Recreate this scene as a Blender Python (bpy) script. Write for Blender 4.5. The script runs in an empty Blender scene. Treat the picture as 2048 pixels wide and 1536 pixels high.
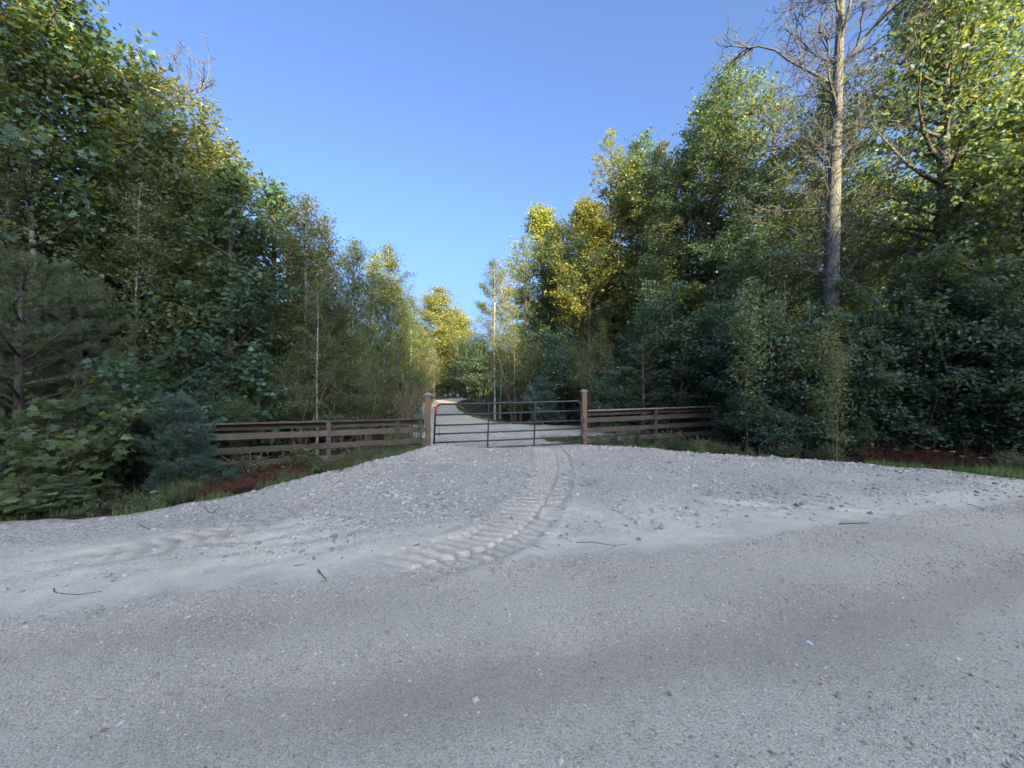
import bpy, math, random
import numpy as np
from mathutils import Vector, Matrix

R = math.radians
scene = bpy.context.scene
COL = scene.collection

# ------------------------------------------------------------------ camera
FPX, CX, CY, CAMZ = 769.0, 1024.0, 768.0, 1.6
PITCH = math.atan(16 / FPX)
cam_d = bpy.data.cameras.new('camera')
cam_d.sensor_width = 36.0
cam_d.lens = FPX / 2048 * 36.0
cam_d.clip_start, cam_d.clip_end = 0.05, 3000
cam = bpy.data.objects.new('camera', cam_d)
COL.objects.link(cam)
cam.location = (0, 0, CAMZ)
cam.rotation_euler = (math.pi / 2 + PITCH, 0, 0)
scene.camera = cam

# ------------------------------------------------------------------ sky, sun, exposure
SUN_EL, SUN_AZ = 14.5, 157.0        # elevation; compass degrees clockwise from straight ahead: low behind the camera, to the right
world = bpy.data.worlds.new('World')
scene.world = world
world.use_nodes = True
wn = world.node_tree.nodes
wn.clear()
sky = wn.new('ShaderNodeTexSky')
sky.sky_type = 'NISHITA'
sky.sun_disc = False
sky.sun_elevation = R(SUN_EL)
sx, sy = math.sin(R(SUN_AZ)), math.cos(R(SUN_AZ))
sky.sun_rotation = math.atan2(sx, sy)
sky.altitude = 200
sky.air_density, sky.dust_density, sky.ozone_density = 0.6, 10.0, 4.2
bgn = wn.new('ShaderNodeBackground')
bgn.inputs['Strength'].default_value = 0.15
wo = wn.new('ShaderNodeOutputWorld')
world.node_tree.links.new(sky.outputs[0], bgn.inputs[0])
world.node_tree.links.new(bgn.outputs[0], wo.inputs[0])

sun_d = bpy.data.lights.new('sun', 'SUN')
sun_d.energy = 5.0
sun_d.angle = R(0.5)
sun_d.color = (1.0, 0.79, 0.40)
sun = bpy.data.objects.new('sun', sun_d)
COL.objects.link(sun)
sdir = Vector((sx * math.cos(R(SUN_EL)), sy * math.cos(R(SUN_EL)), math.sin(R(SUN_EL))))
sun.rotation_euler = sdir.to_track_quat('Z', 'Y').to_euler()
sun.location = sdir * 60

vs = scene.view_settings
vs.view_transform = 'Standard'
vs.look = 'None'
vs.exposure = 2.17
vs.gamma = 1.0
vs.use_curve_mapping = False
cy = scene.cycles
cy.max_bounces = 6
cy.diffuse_bounces = 4
cy.glossy_bounces = 2
cy.transmission_bounces = 4
cy.transparent_max_bounces = 4
cy.caustics_reflective = cy.caustics_refractive = False
cy.use_denoising = True
cy.sample_clamp_indirect = 6.0


# ------------------------------------------------------------------ pixel helpers
def ray(px, py):
    a, b = (px - CX) / FPX, (CY - py) / FPX
    cp, sp = math.cos(PITCH), math.sin(PITCH)
    return np.array([a, cp - b * sp, sp + b * cp])


def at_depth(px, py, D):
    d = ray(px, py)
    return np.array([0, 0, CAMZ]) + d * (D / d[1])


def hb(y):
    """large-scale lie of the land: level at the road, a gentle rise behind the gate, a crest, then down"""
    y = np.asarray(y, float)
    up = 0.0205 * np.clip(y - 14, 0, 34)
    z = (y - 48) / 10
    crest = np.where(y > 48, 0.10 * np.clip(z, 0, 1) - 0.06 * np.clip(z - 1.0, 0, 2.5) * 4, 0)
    return up + crest


def hit(px, py):
    """where a pixel's ray meets the lie of the land"""
    d = ray(px, py)
    t = np.geomspace(1.0, 80, 3000)
    p = np.array([0, 0, CAMZ]) + d * t[:, None]
    k = np.argmax(p[:, 2] < hb(p[:, 1]))
    return p[k] if k else np.array([0, 0, CAMZ]) + d * 60


# ------------------------------------------------------------------ numpy noise
def _hash(ix, iy, seed):
    n = (ix * 374761393 + iy * 668265263 + seed * 974634777) & 0xFFFFFFFF
    n = ((n ^ (n >> 13)) * 1274126177) & 0xFFFFFFFF
    return ((n ^ (n >> 16)) & 0xFFFF) / 65535.0


def vnoise(x, y, s, seed=0):
    x = np.asarray(x, float) / s
    y = np.asarray(y, float) / s
    ix, iy = np.floor(x).astype(np.int64), np.floor(y).astype(np.int64)
    fx, fy = x - ix, y - iy
    fx, fy = fx * fx * (3 - 2 * fx), fy * fy * (3 - 2 * fy)
    a, b = _hash(ix, iy, seed), _hash(ix + 1, iy, seed)
    c, d = _hash(ix, iy + 1, seed), _hash(ix + 1, iy + 1, seed)
    return (a + (b - a) * fx) * (1 - fy) + (c + (d - c) * fx) * fy


def fbm(x, y, s, octv=4, seed=0):
    v, a, tot = 0, 1.0, 0
    for k in range(octv):
        v = v + a * vnoise(x, y, s / 2 ** k, seed + 17 * k)
        tot += a
        a *= 0.55
    return v / tot * 2 - 1


def sstep(a, b, x):
    t = np.clip((x - a) / (b - a), 0, 1)
    return t * t * (3 - 2 * t)


def poly_sd(x, y, P):
    """signed distance to a polygon, positive inside"""
    P = np.asarray(P)
    best = np.full(x.shape, 1e9)
    ins = np.zeros(x.shape, bool)
    for k in range(len(P)):
        ax, ay = P[k]
        bx, by = P[(k + 1) % len(P)]
        ex, ey = bx - ax, by - ay
        t = np.clip(((x - ax) * ex + (y - ay) * ey) / (ex * ex + ey * ey + 1e-12), 0, 1)
        best = np.minimum(best, np.hypot(x - ax - t * ex, y - ay - t * ey))
        c = ((ay > y) != (by > y))
        with np.errstate(divide='ignore', invalid='ignore'):
            xi = ax + (y - ay) * ex / (ey if abs(ey) > 1e-12 else 1e-12)
        ins ^= c & (x < xi)
    return np.where(ins, best, -best)


def polyline_su(x, y, P):
    """arc length s, signed lateral offset u (+ right) and distance to a polyline"""
    P = np.asarray(P, float)
    best = np.full(x.shape, 1e9)
    S = np.zeros(x.shape)
    U = np.zeros(x.shape)
    acc = 0
    for k in range(len(P) - 1):
        ax, ay = P[k]
        e = P[k + 1] - P[k]
        L = np.hypot(*e)
        t = ((x - ax) * e[0] + (y - ay) * e[1]) / (L * L)
        tc = np.clip(t, 0, 1)
        d = np.hypot(x - ax - tc * e[0], y - ay - tc * e[1])
        u = ((x - ax) * e[1] - (y - ay) * e[0]) / L
        m = d < best
        best = np.where(m, d, best)
        S = np.where(m, acc + tc * L, S)
        U = np.where(m, u, U)
        acc += L
    return S, U, best, acc


# ------------------------------------------------------------------ terrain
def smooth_line(P, n):
    P = np.asarray(P, float)
    t = np.linspace(0, len(P) - 1, n)
    out = []
    for q in t:
        i = min(int(q), len(P) - 2)
        f = q - i
        p0, p1, p2, p3 = P[max(i - 1, 0)], P[i], P[i + 1], P[min(i + 2, len(P) - 1)]
        out.append(0.5 * (2 * p1 + (p2 - p0) * f + (2 * p0 - 5 * p1 + 4 * p2 - p3) * f * f + (3 * p1 - p0 - 3 * p2 + p3) * f ** 3))
    return np.array(out)


def gpx(lst):
    return [tuple(hit(*q)[:2]) for q in lst]


left_edge = gpx([(0, 1047), (250, 1030), (450, 998), (560, 965), (700, 934), (790, 912), (852, 898)])
drive_left = gpx([(838, 886), (815, 866), (818, 845), (832, 826), (846, 813), (858, 806), (872, 801), (893, 798)])
drive_end = [(-7.5, 58.0), (-2.0, 66.0), (2.0, 68.0), (3.0, 63.5), (-2.0, 60.0)]
drive_right = gpx([(942, 798.3), (922, 801), (909, 808), (918, 820), (935, 831), (976, 843.5), (1035, 849), (1152, 852), (1290, 853)])
branch = gpx([(1300, 868), (1161, 874), (1085, 877), (1103, 886), (1166, 889)])
right_edge = gpx([(1250, 894), (1400, 908), (1550, 917), (1700, 927), (1900, 943), (2048, 962)])
GRAVEL = [(-80, -50.0), (-30, -11.5), (-12, 2.3)] + left_edge + drive_left + drive_end + drive_right + branch + right_edge + \
         [(13, 8.0), (30, 14.2), (80, 31), (80, 10), (30, -4), (0, -9), (-12, -11), (-30, -24), (-80, -64)]
ROAD_E = [(-80, -52.5), (-30, -13.9), (-12, -0.4), (-7, 1.55), (-3.55, 2.67), (-1.78, 3.2), (0.36, 3.62), (1.92, 3.95), (7.4, 5.6), (30, 13.0), (80, 29.5)]
ROAD_W = 7.6
TRACK = smooth_line([tuple(hit(*q)[:2]) for q in [(770, 1150), (860, 1118), (975, 1085), (1045, 1040), (1085, 990), (1103, 950), (1108, 920), (1096, 895), (1060, 875), (1000, 858)]], 40)


TRACK2 = smooth_line([tuple(hit(*q)[:2]) for q in [(60, 1140), (230, 1108), (430, 1068), (580, 1018), (690, 968), (780, 932), (880, 905)]], 30)


def road_edge_y(x):
    P = np.array(ROAD_E)
    return np.interp(x, P[:, 0], P[:, 1]) + 0.10 * fbm(x, np.zeros_like(x), 2.3, 3, 5)


def masks(x, y):
    sd = poly_sd(x, y, GRAVEL) + 0.16 * fbm(x, y, 0.9, 4, 3) + 0.05 * fbm(x, y, 0.16, 2, 9)
    ye = road_edge_y(x)
    rd = (ye - y) / 1.04 + 0.05 * fbm(x, y, 0.5, 3, 21)        # + inside the road
    far = ROAD_W - (ye - y)
    return sd, rd, far


def track_su(x, y):
    return polyline_su(x, y, TRACK)


def terrain(x, y, full=False):
    x = np.asarray(x, float)
    y = np.asarray(y, float)
    sd, rd, far = masks(x, y)
    out = sstep(0.05, -1.3, sd)
    h = hb(y)
    h = h - 0.17 * out + out * (0.05 * fbm(x, y, 1.1, 3, 31) + 0.16 * fbm(x, y, 9.0, 2, 37))
    ins = 1 - out
    # road camber and graded windrow along its edge
    inroad = sstep(-0.05, 0.25, rd)
    h = h + 0.03 * np.exp(-((rd - 0.02) / 0.22) ** 2) * (0.55 + 0.45 * fbm(x, y, 0.7, 3, 41)) * (y < 30)
    # apron: lumps, gravel banks along the edges
    ap = ins * (1 - inroad)
    h = h + ap * (0.022 * fbm(x, y, 1.3, 3, 51) + 0.007 * fbm(x, y, 0.14, 3, 52))
    h = h + 0.045 * np.exp(-((sd - 0.22) / 0.3) ** 2) * ap * (0.6 + 0.5 * fbm(x, y, 0.5, 3, 53))
    h = h + 0.10 * np.exp(-(((x + 1.95) / 0.45) ** 2 + ((y - 10.75) / 0.4) ** 2))
    h = h + inroad * (0.006 * fbm(x, y, 0.5, 3, 61) + 0.0035 * fbm(x, y, 0.07, 2, 62))
    # long wheel ruts of the road
    rr = rd + 0.08 * fbm(x, y, 3.0, 2, 66)
    h = h - inroad * 0.018 * (np.exp(-((rr - 1.15) / 0.35) ** 2) + np.exp(-((rr - 2.6) / 0.4) ** 2))
    # churned sand left of the track
    lump = np.exp(-(((x + 2.6) / 1.7) ** 2 + ((y - 4.2 - 0.30 * (x + 2.6)) / 0.65) ** 2))
    c, s_ = math.cos(0.55), math.sin(0.55)
    xr, yr = c * x + s_ * y, -s_ * x + c * y
    h = h + lump * (0.020 * fbm(xr * 0.7, yr * 1.6, 0.30, 3, 71) + 0.012 * np.sin(yr * 17 + 3 * fbm(x, y, 0.8, 2, 72)))
    # older faint wheel marks fanning over the right of the apron
    for k, (x0, y0, ang) in enumerate([(1.9, 6.2, 0.42), (2.4, 6.7, 0.36), (3.0, 5.6, 0.25)  , (4.2, 6.9, 0.30), (3.4, 7.6, 0.45)]):
        ux, uy = math.cos(-ang), math.sin(-ang)
        a_ = (x - x0) * ux + (y - y0) * uy
        b_ = -(x - x0) * uy + (y - y0) * ux + 0.05 * a_ * a_ * 0.3
        w = np.exp(-(b_ / 0.055) ** 2) * sstep(0.0, 0.4, a_) * sstep(2.8, 1.8, a_)
        h = h - 0.016 * w + 0.008 * np.exp(-((b_ - 0.13) / 0.05) ** 2) * sstep(0, .4, a_) * sstep(2.8, 1.8, a_)
    # the tractor's track: a shallow pressed band with lugs
    S, U, dist, tot = track_su(x, y)
    HW = 0.38
    near = dist < 1.0
    fade = sstep(0.0, 0.5, S) * sstep(tot - 1.0, tot - 4.5, S) * near
    U2 = U + 0.025 * fbm(x, y, 0.25, 2, 83)
    band = sstep(HW + 0.05, HW - 0.05, np.abs(U2))
    mid = 0.07
    lft = U2 < mid
    kl = 0.42 * sstep(6.0, 4.0, y) + 0.04
    kr = 0.95 * sstep(6.2, 4.2, y) - 0.25
    ph = np.where(lft, (y + kl * x) / 0.172, (y + kr * x) / 0.172 + 0.45) + 0.10 * fbm(x, y, 0.3, 2, 81)
    fr = ph - np.floor(ph)
    lug = np.clip(sstep(0.0, 0.14, fr) * sstep(0.90, 0.70, fr) + 0.22 * fbm(x, y, 0.07, 3, 85), 0, 1.2)
    amp = 0.7 + 0.4 * fbm(x, y, 0.5, 3, 82)
    groove = np.exp(-((U2 - mid) / 0.03) ** 2)
    strong = 0.78 + 0.22 * sstep(7.5, 5.0, y)
    h = h + fade * strong * (band * (-0.070 + 0.088 * lug * amp * (1 - 0.7 * groove)) + 0.026 * np.exp(-((np.abs(U2) - HW - 0.09) / 0.085) ** 2) * (0.6 + 0.6 * fbm(x, y, 0.22, 3, 84)))
    S2, V2, d2, tot2 = polyline_su(x, y, TRACK2)
    f2 = sstep(0.0, 0.8, S2) * sstep(tot2, tot2 - 2.5, S2) * (d2 < 0.8)
    b2 = sstep(0.30, 0.20, np.abs(V2 + 0.05 * fbm(x, y, 0.4, 2, 91)))
    p2 = S2 / 0.21 + np.abs(V2) * 2.6 + 0.35 * fbm(x, y, 0.35, 3, 92)
    g2 = p2 - np.floor(p2)
    h = h + f2 * (b2 * (-0.018 + 0.036 * sstep(0.0, 0.3, g2) * sstep(1.0, 0.5, g2) * (0.55 + 0.7 * fbm(x, y, 0.5, 3, 93))) + 0.016 * np.exp(-((np.abs(V2) - 0.36) / 0.09) ** 2) * (0.5 + fbm(x, y, 0.2, 3, 94)))
    if full:
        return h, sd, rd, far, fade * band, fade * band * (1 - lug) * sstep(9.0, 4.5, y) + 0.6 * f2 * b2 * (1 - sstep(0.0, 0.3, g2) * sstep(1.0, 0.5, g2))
    return h


# ------------------------------------------------------------------ mesh helpers
def new_mesh(name, verts, faces_list, smooth=False, mats=(), mat_idx=None):
    """verts (n,3); faces_list: arrays of (m,3) or (m,4) indices"""
    me = bpy.data.meshes.new(name)
    verts = np.ascontiguousarray(verts, np.float32)
    me.vertices.add(len(verts))
    me.vertices.foreach_set('co', verts.ravel())
    fl = [np.asarray(f, np.int32) for f in faces_list if len(f)]
    loops = np.concatenate([f.ravel() for f in fl])
    tot = np.concatenate([np.full(len(f), f.shape[1], np.int32) for f in fl])
    start = np.concatenate([[0], np.cumsum(tot)[:-1]]).astype(np.int32)
    me.loops.add(len(loops))
    me.loops.foreach_set('vertex_index', loops)
    me.polygons.add(len(tot))
    me.polygons.foreach_set('loop_start', start)
    for m in mats:
        me.materials.append(m)
    if mat_idx is not None:
        me.polygons.foreach_set('material_index', np.asarray(mat_idx, np.int32))
    me.update(calc_edges=True)
    me.polygons.foreach_set('use_smooth', np.full(len(tot), smooth, bool))
    me.validate()
    return me


class MB:
    """collects tubes, boxes and leaf faces into one mesh"""
    def __init__(self):
        self.v, self.q, self.t, self.n = [], [], [], 0

    def add(self, v, q=None, t=None):
        v = np.asarray(v, float).reshape(-1, 3)
        if q is not None and len(q):
            self.q.append(np.asarray(q, np.int64) + self.n)
        if t is not None and len(t):
            self.t.append(np.asarray(t, np.int64) + self.n)
        self.v.append(v)
        self.n += len(v)

    def tube(self, pts, rad, sides=6, cap=False):
        pts = np.asarray(pts, float)
        n = len(pts)
        rad = np.broadcast_to(np.asarray(rad, float), (n,))
        tan = np.empty_like(pts)
        tan[1:-1] = pts[2:] - pts[:-2]
        tan[0], tan[-1] = pts[1] - pts[0], pts[-1] - pts[-2]
        tan /= np.sqrt((tan * tan).sum(1, keepdims=True)) + 1e-9
        m = tan.mean(0)
        ref = (0.0, 0.0, 1.0) if abs(m[2]) < 0.8 * math.sqrt(float(m @ m)) + 1e-9 else (1.0, 0.0, 0.0)
        tx, ty, tz = tan.T
        a = np.stack([ty * ref[2] - tz * ref[1], tz * ref[0] - tx * ref[2], tx * ref[1] - ty * ref[0]], 1)
        a /= np.sqrt((a * a).sum(1, keepdims=True)) + 1e-9
        ax, ay, az = a.T
        b = np.stack([ty * az - tz * ay, tz * ax - tx * az, tx * ay - ty * ax], 1)
        an = np.arange(sides) * 2 * math.pi / sides
        rings = pts[:, None] + rad[:, None, None] * (np.cos(an)[None, :, None] * a[:, None] + np.sin(an)[None, :, None] * b[:, None])
        v = rings.reshape(-1, 3)
        i = np.arange(sides)
        j = (i + 1) % sides
        q = np.concatenate([np.stack([k * sides + i, k * sides + j, (k + 1) * sides + j, (k + 1) * sides + i], 1) for k in range(n - 1)])
        t = None
        if cap:
            v = np.concatenate([v, [pts[0], pts[-1]]])
            c0, c1 = n * sides, n * sides + 1
            t = np.concatenate([np.stack([j, i, np.full(sides, c0)], 1), np.stack([(n - 1) * sides + i, (n - 1) * sides + j, np.full(sides, c1)], 1)])
        self.add(v, q, t)

    def box(self, o, ax, ay, az):
        """corner box: centre o and three half-vectors"""
        o, ax, ay, az = [np.asarray(w, float) for w in (o, ax, ay, az)]
        v = [o + i * ax + j * ay + k * az for k in (-1, 1) for j in (-1, 1) for i in (-1, 1)]
        q = [(0, 2, 3, 1), (4, 5, 7, 6), (0, 1, 5, 4), (2, 6, 7, 3), (0, 4, 6, 2), (1, 3, 7, 5)]
        self.add(v, q)

    def arrays(self):
        v = np.concatenate(self.v) if self.v else np.zeros((0, 3))
        q = np.concatenate(self.q) if self.q else np.zeros((0, 4), int)
        t = np.concatenate(self.t) if self.t else np.zeros((0, 3), int)
        return v, q, t

    def mesh(self, name, mat, smooth=False):
        v, q, t = self.arrays()
        return new_mesh(name, v, [q, t], smooth, [mat])

    def build(self, name, mat, parent=None, smooth=False, bevel=0):
        return link(name, self.mesh(name, mat, smooth), parent, bevel)


def link(name, me, parent=None, bevel=0):
    o = bpy.data.objects.new(name, me)
    COL.objects.link(o)
    if parent is not None:
        o.parent = parent
    if bevel:
        m = o.modifiers.new('bevel', 'BEVEL')
        m.width = bevel
        m.segments = 2
        m.limit_method = 'ANGLE'
    return o


def tag(o, label=None, cat=None, group=None, kind=None):
    if label: o['label'] = label
    if cat: o['category'] = cat
    if group: o['group'] = group
    if kind: o['kind'] = kind
    return o


def empty(name, loc=(0, 0, 0), rz=0.0, label=None, cat=None, group=None):
    o = bpy.data.objects.new(name, None)
    COL.objects.link(o)
    o.location = loc
    o.rotation_euler = (0, 0, rz)
    o.empty_display_size = 0.2
    return tag(o, label, cat, group)


# ------------------------------------------------------------------ materials
class NT:
    def __init__(self, name):
        self.m = bpy.data.materials.new(name)
        self.m.use_nodes = True
        self.t = self.m.node_tree
        self.t.nodes.clear()
        self.out = self.n('ShaderNodeOutputMaterial')

    def n(self, kind, **kw):
        o = self.t.nodes.new(kind)
        for k, v in kw.items():
            if k in o.bl_rna.properties.keys():
                setattr(o, k, v)
            else:
                o.inputs[k].default_value = v
        return o

    def l(self, a, b):
        self.t.links.new(a, b)

    def noise(self, co, scale, detail=4, rough=0.55):
        o = self.n('ShaderNodeTexNoise')
        o.inputs['Scale'].default_value = scale
        o.inputs['Detail'].default_value = detail
        o.inputs['Roughness'].default_value = rough
        self.l(co, o.inputs['Vector'])
        return o.outputs['Fac']

    def ramp(self, fac, stops):
        o = self.n('ShaderNodeValToRGB')
        e = o.color_ramp.elements
        while len(e) < len(stops):
            e.new(0.5)
        for k, (p, c) in enumerate(stops):
            e[k].position = p
            e[k].color = (*c, 1) if not isinstance(c, (int, float)) else (c, c, c, 1)
        self.l(fac, o.inputs['Fac'])
        return o.outputs['Color']

    def mix(self, fac, a, b, mode='MIX'):
        o = self.n('ShaderNodeMix')
        o.data_type = 'RGBA'
        o.blend_type = mode
        o.clamp_factor = True
        for s, i in ((fac, 0), (a, 6), (b, 7)):
            if hasattr(s, 'is_output'):
                self.l(s, o.inputs[i])
            elif i == 0:
                o.inputs[0].default_value = s
            else:
                o.inputs[i].default_value = (*s, 1)
        return o.outputs[2]

    def math(self, op, a, b=0.0, c=None):
        o = self.n('ShaderNodeMath')
        o.operation = op
        for k, s in enumerate((a, b) if c is None else (a, b, c)):
            if hasattr(s, 'is_output'):
                self.l(s, o.inputs[k])
            else:
                o.inputs[k].default_value = s
        return o.outputs[0]

    def bsdf(self, col, rough=0.8, spec=0.3, bump=None, bs=0.5, bd=0.01, metal=0.0):
        p = self.n('ShaderNodeBsdfPrincipled')
        if hasattr(col, 'is_output'):
            self.l(col, p.inputs['Base Color'])
        else:
            p.inputs['Base Color'].default_value = (*col, 1)
        if hasattr(rough, 'is_output'):
            self.l(rough, p.inputs['Roughness'])
        else:
            p.inputs['Roughness'].default_value = rough
        p.inputs['Specular IOR Level'].default_value = spec
        p.inputs['Metallic'].default_value = metal
        if bump is not None:
            b = self.n('ShaderNodeBump')
            b.inputs['Strength'].default_value = bs
            b.inputs['Distance'].default_value = bd
            self.l(bump, b.inputs['Height'])
            self.l(b.outputs[0], p.inputs['Normal'])
        return p.outputs[0]

    def done(self, s):
        self.l(s, self.out.inputs['Surface'])
        return self.m


def obj_co(t):
    return t.n('ShaderNodeTexCoord').outputs['Object']


def scale_co(t, co, s):
    m = t.n('ShaderNodeMapping')
    m.inputs['Scale'].default_value = s
    t.l(co, m.inputs['Vector'])
    return m.outputs[0]


def mat_leaf(name, base, trans, var=0.35, yellow=0.06, ycol=(0.22, 0.17, 0.02), rough=0.45, spec=0.5, tfac=0.42):
    t = NT(name)
    geo = t.n('ShaderNodeNewGeometry')
    oi = t.n('ShaderNodeObjectInfo')
    rnd = geo.outputs['Random Per Island']
    b0 = tuple(c * (1 - var) for c in base)
    b1 = tuple(c * (1 + var) for c in base)
    col = t.ramp(rnd, [(0.0, b0), (0.5, base), (1.0 - yellow, b1), (1.0, ycol)])
    hs = t.n('ShaderNodeHueSaturation')
    t.l(col, hs.inputs['Color'])
    t.l(t.math('MULTIPLY_ADD', oi.outputs['Random'], 0.05, 0.475), hs.inputs['Hue'])
    t.l(t.math('MULTIPLY_ADD', oi.outputs['Random'], 0.4, 0.8), hs.inputs['Value'])
    p = t.bsdf(hs.outputs[0], rough, spec)
    tr = t.n('ShaderNodeBsdfTranslucent')
    tc = t.mix(rnd, tuple(c * 0.8 for c in trans), tuple(c * 1.2 for c in trans))
    t.l(tc, tr.inputs['Color'])
    mx = t.n('ShaderNodeMixShader')
    mx.inputs[0].default_value = tfac
    t.l(p, mx.inputs[1])
    t.l(tr.outputs[0], mx.inputs[2])
    return t.done(mx.outputs[0])


def mat_bark(name, c0, c1, scale=(9, 9, 1.6), patch=None, bd=0.03):
    t = NT(name)
    co = obj_co(t)
    n1 = t.noise(scale_co(t, co, scale), 2.0, 6, 0.65)
    col = t.ramp(n1, [(0.3, c0), (0.7, c1)])
    n2 = t.noise(co, 1.3, 3)
    col = t.mix(t.ramp(n2, [(0.5, 0.0), (0.72, 0.55)]), col, (0.11, 0.13, 0.09))
    if patch:
        n3 = t.noise(scale_co(t, co, (1.5, 1.5, 12)), 2.5, 3)
        col = t.mix(t.ramp(n3, [(0.56, 0.0), (0.62, 1.0)]), col, patch)
    return t.done(t.bsdf(col, 0.85, 0.2, n1, 0.8, bd))


def mat_gravel():
    t = NT('crushed_stone_and_sand')
    co = obj_co(t)
    def attr(n):
        a = t.n('ShaderNodeAttribute')
        a.attribute_name = n
        return a.outputs['Fac']
    stone, sand, dirt_and_shade = attr('stone'), attr('sand'), attr('dirt_and_shade')
    # chips: voronoi cells in two sizes
    def vor(scale, feat='F1', rnd=1.0):
        v = t.n('ShaderNodeTexVoronoi')
        v.feature = feat
        v.inputs['Scale'].default_value = scale
        v.inputs['Randomness'].default_value = rnd
        t.l(co, v.inputs['Vector'])
        return v
    v1, v2 = vor(52), vor(125)
    s1 = t.n('ShaderNodeSeparateColor'); t.l(v1.outputs['Color'], s1.inputs[0])
    s2 = t.n('ShaderNodeSeparateColor'); t.l(v2.outputs['Color'], s2.inputs[0])
    big = t.noise(co, 0.55, 4, 0.6)
    mid = t.noise(co, 5.0, 5, 0.6)
    fine = t.noise(co, 60, 4, 0.65)
    road = t.ramp(s2.outputs[0], [(0.0, (0.34, 0.28, 0.20)), (0.30, (0.50, 0.44, 0.325)), (0.75, (0.62, 0.555, 0.42)), (0.94, (0.66, 0.58, 0.47)), (1.0, (0.76, 0.71, 0.63))])
    road = t.mix(t.ramp(fine, [(0.40, 0.0), (0.68, 0.55)]), road, (0.585, 0.515, 0.375))
    stn = t.ramp(s1.outputs[0], [(0.0, (0.25, 0.225, 0.19)), (0.5, (0.50, 0.455, 0.365)), (0.92, (0.67, 0.62, 0.52)), (1.0, (0.75, 0.71, 0.65))])
    stn = t.mix(t.ramp(s2.outputs[1], [(0.2, 0.0), (1.0, 0.55)]), stn, (0.56, 0.505, 0.40))
    snd = t.ramp(fine, [(0.25, (0.63, 0.55, 0.40)), (0.6, (0.77, 0.69, 0.53)), (0.8, (0.80, 0.73, 0.58))])
    snd = t.mix(t.ramp(mid, [(0.3, 0.5), (0.6, 0.0)]), snd, (0.55, 0.475, 0.38))
    col = t.mix(stone, road, stn)
    col = t.mix(sand, col, snd)
    col = t.mix(dirt_and_shade, col, (0.31, 0.245, 0.17))  # brown road dirt, plus painted shade in the tread grooves
    col = t.mix(1.0, col, t.ramp(big, [(0.28, 0.80), (0.72, 1.08)]), 'MULTIPLY')
    inv = t.math('SUBTRACT', 1.0, sand)
    hgt = t.math('ADD', t.math('MULTIPLY', t.math('SUBTRACT', 1.0, v1.outputs['Distance']), t.math('MULTIPLY_ADD', stone, 1.0, 0.25)),
                 t.math('MULTIPLY', t.math('SUBTRACT', 1.0, v2.outputs['Distance']), 0.55))
    hgt = t.math('ADD', t.math('MULTIPLY', hgt, t.math('MULTIPLY_ADD', inv, 0.85, 0.15)), t.math('MULTIPLY', fine, 0.4))
    return t.done(t.bsdf(col, 0.9, 0.25, hgt, 0.8, 0.008))


def mat_floor():
    t = NT('forest_floor')
    co = obj_co(t)
    a = t.noise(co, 22, 5, 0.7)
    b = t.noise(co, 1.1, 4)
    col = t.ramp(a, [(0.3, (0.022, 0.016, 0.010)), (0.55, (0.06, 0.042, 0.024)), (0.8, (0.13, 0.085, 0.045))])
    col = t.mix(t.ramp(b, [(0.45, 0.0), (0.65, 0.7)]), col, (0.035, 0.05, 0.016))
    return t.done(t.bsdf(col, 0.95, 0.15, a, 0.8, 0.03))


def mat_stone(name, lo, mi, hi):
    t = NT(name)
    geo = t.n('ShaderNodeNewGeometry')
    oi = t.n('ShaderNodeObjectInfo')
    r = t.math('FRACT', t.math('ADD', geo.outputs['Random Per Island'], oi.outputs['Random']))
    col = t.ramp(r, [(0.0, lo), (0.55, mi), (0.94, hi), (1.0, (0.58, 0.58, 0.59))])
    n = t.noise(obj_co(t), 60, 3)
    col = t.mix(1.0, col, t.ramp(n, [(0.2, 0.8), (0.8, 1.15)]), 'MULTIPLY')
    return t.done(t.bsdf(col, 0.75, 0.35))


def mat_wood(name, c0, c1, c2):
    t = NT(name)
    oi = t.n('ShaderNodeObjectInfo')
    co = obj_co(t)
    g = t.noise(scale_co(t, co, (1.2, 30, 30)), 3.0, 6, 0.65)
    col = t.ramp(g, [(0.25, c0), (0.55, c1), (0.85, c2)])
    b = t.noise(co, 2.0, 4)
    col = t.mix(t.ramp(b, [(0.45, 0.0), (0.75, 0.45)]), col, (0.16, 0.15, 0.145))
    hs = t.n('ShaderNodeHueSaturation')
    t.l(col, hs.inputs['Color'])
    t.l(t.math('MULTIPLY_ADD', oi.outputs['Random'], 0.5, 0.75), hs.inputs['Value'])
    return t.done(t.bsdf(hs.outputs[0], 0.8, 0.25, g, 0.5, 0.004))


def mat_plain(name, col, rough=0.6, spec=0.4, metal=0.0, var=0.15):
    t = NT(name)
    n = t.noise(obj_co(t), 14, 4)
    c = t.mix(1.0, col, t.ramp(n, [(0.3, 1 - var), (0.7, 1 + var)]), 'MULTIPLY')
    return t.done(t.bsdf(c, rough, spec, None, metal=metal))


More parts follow.
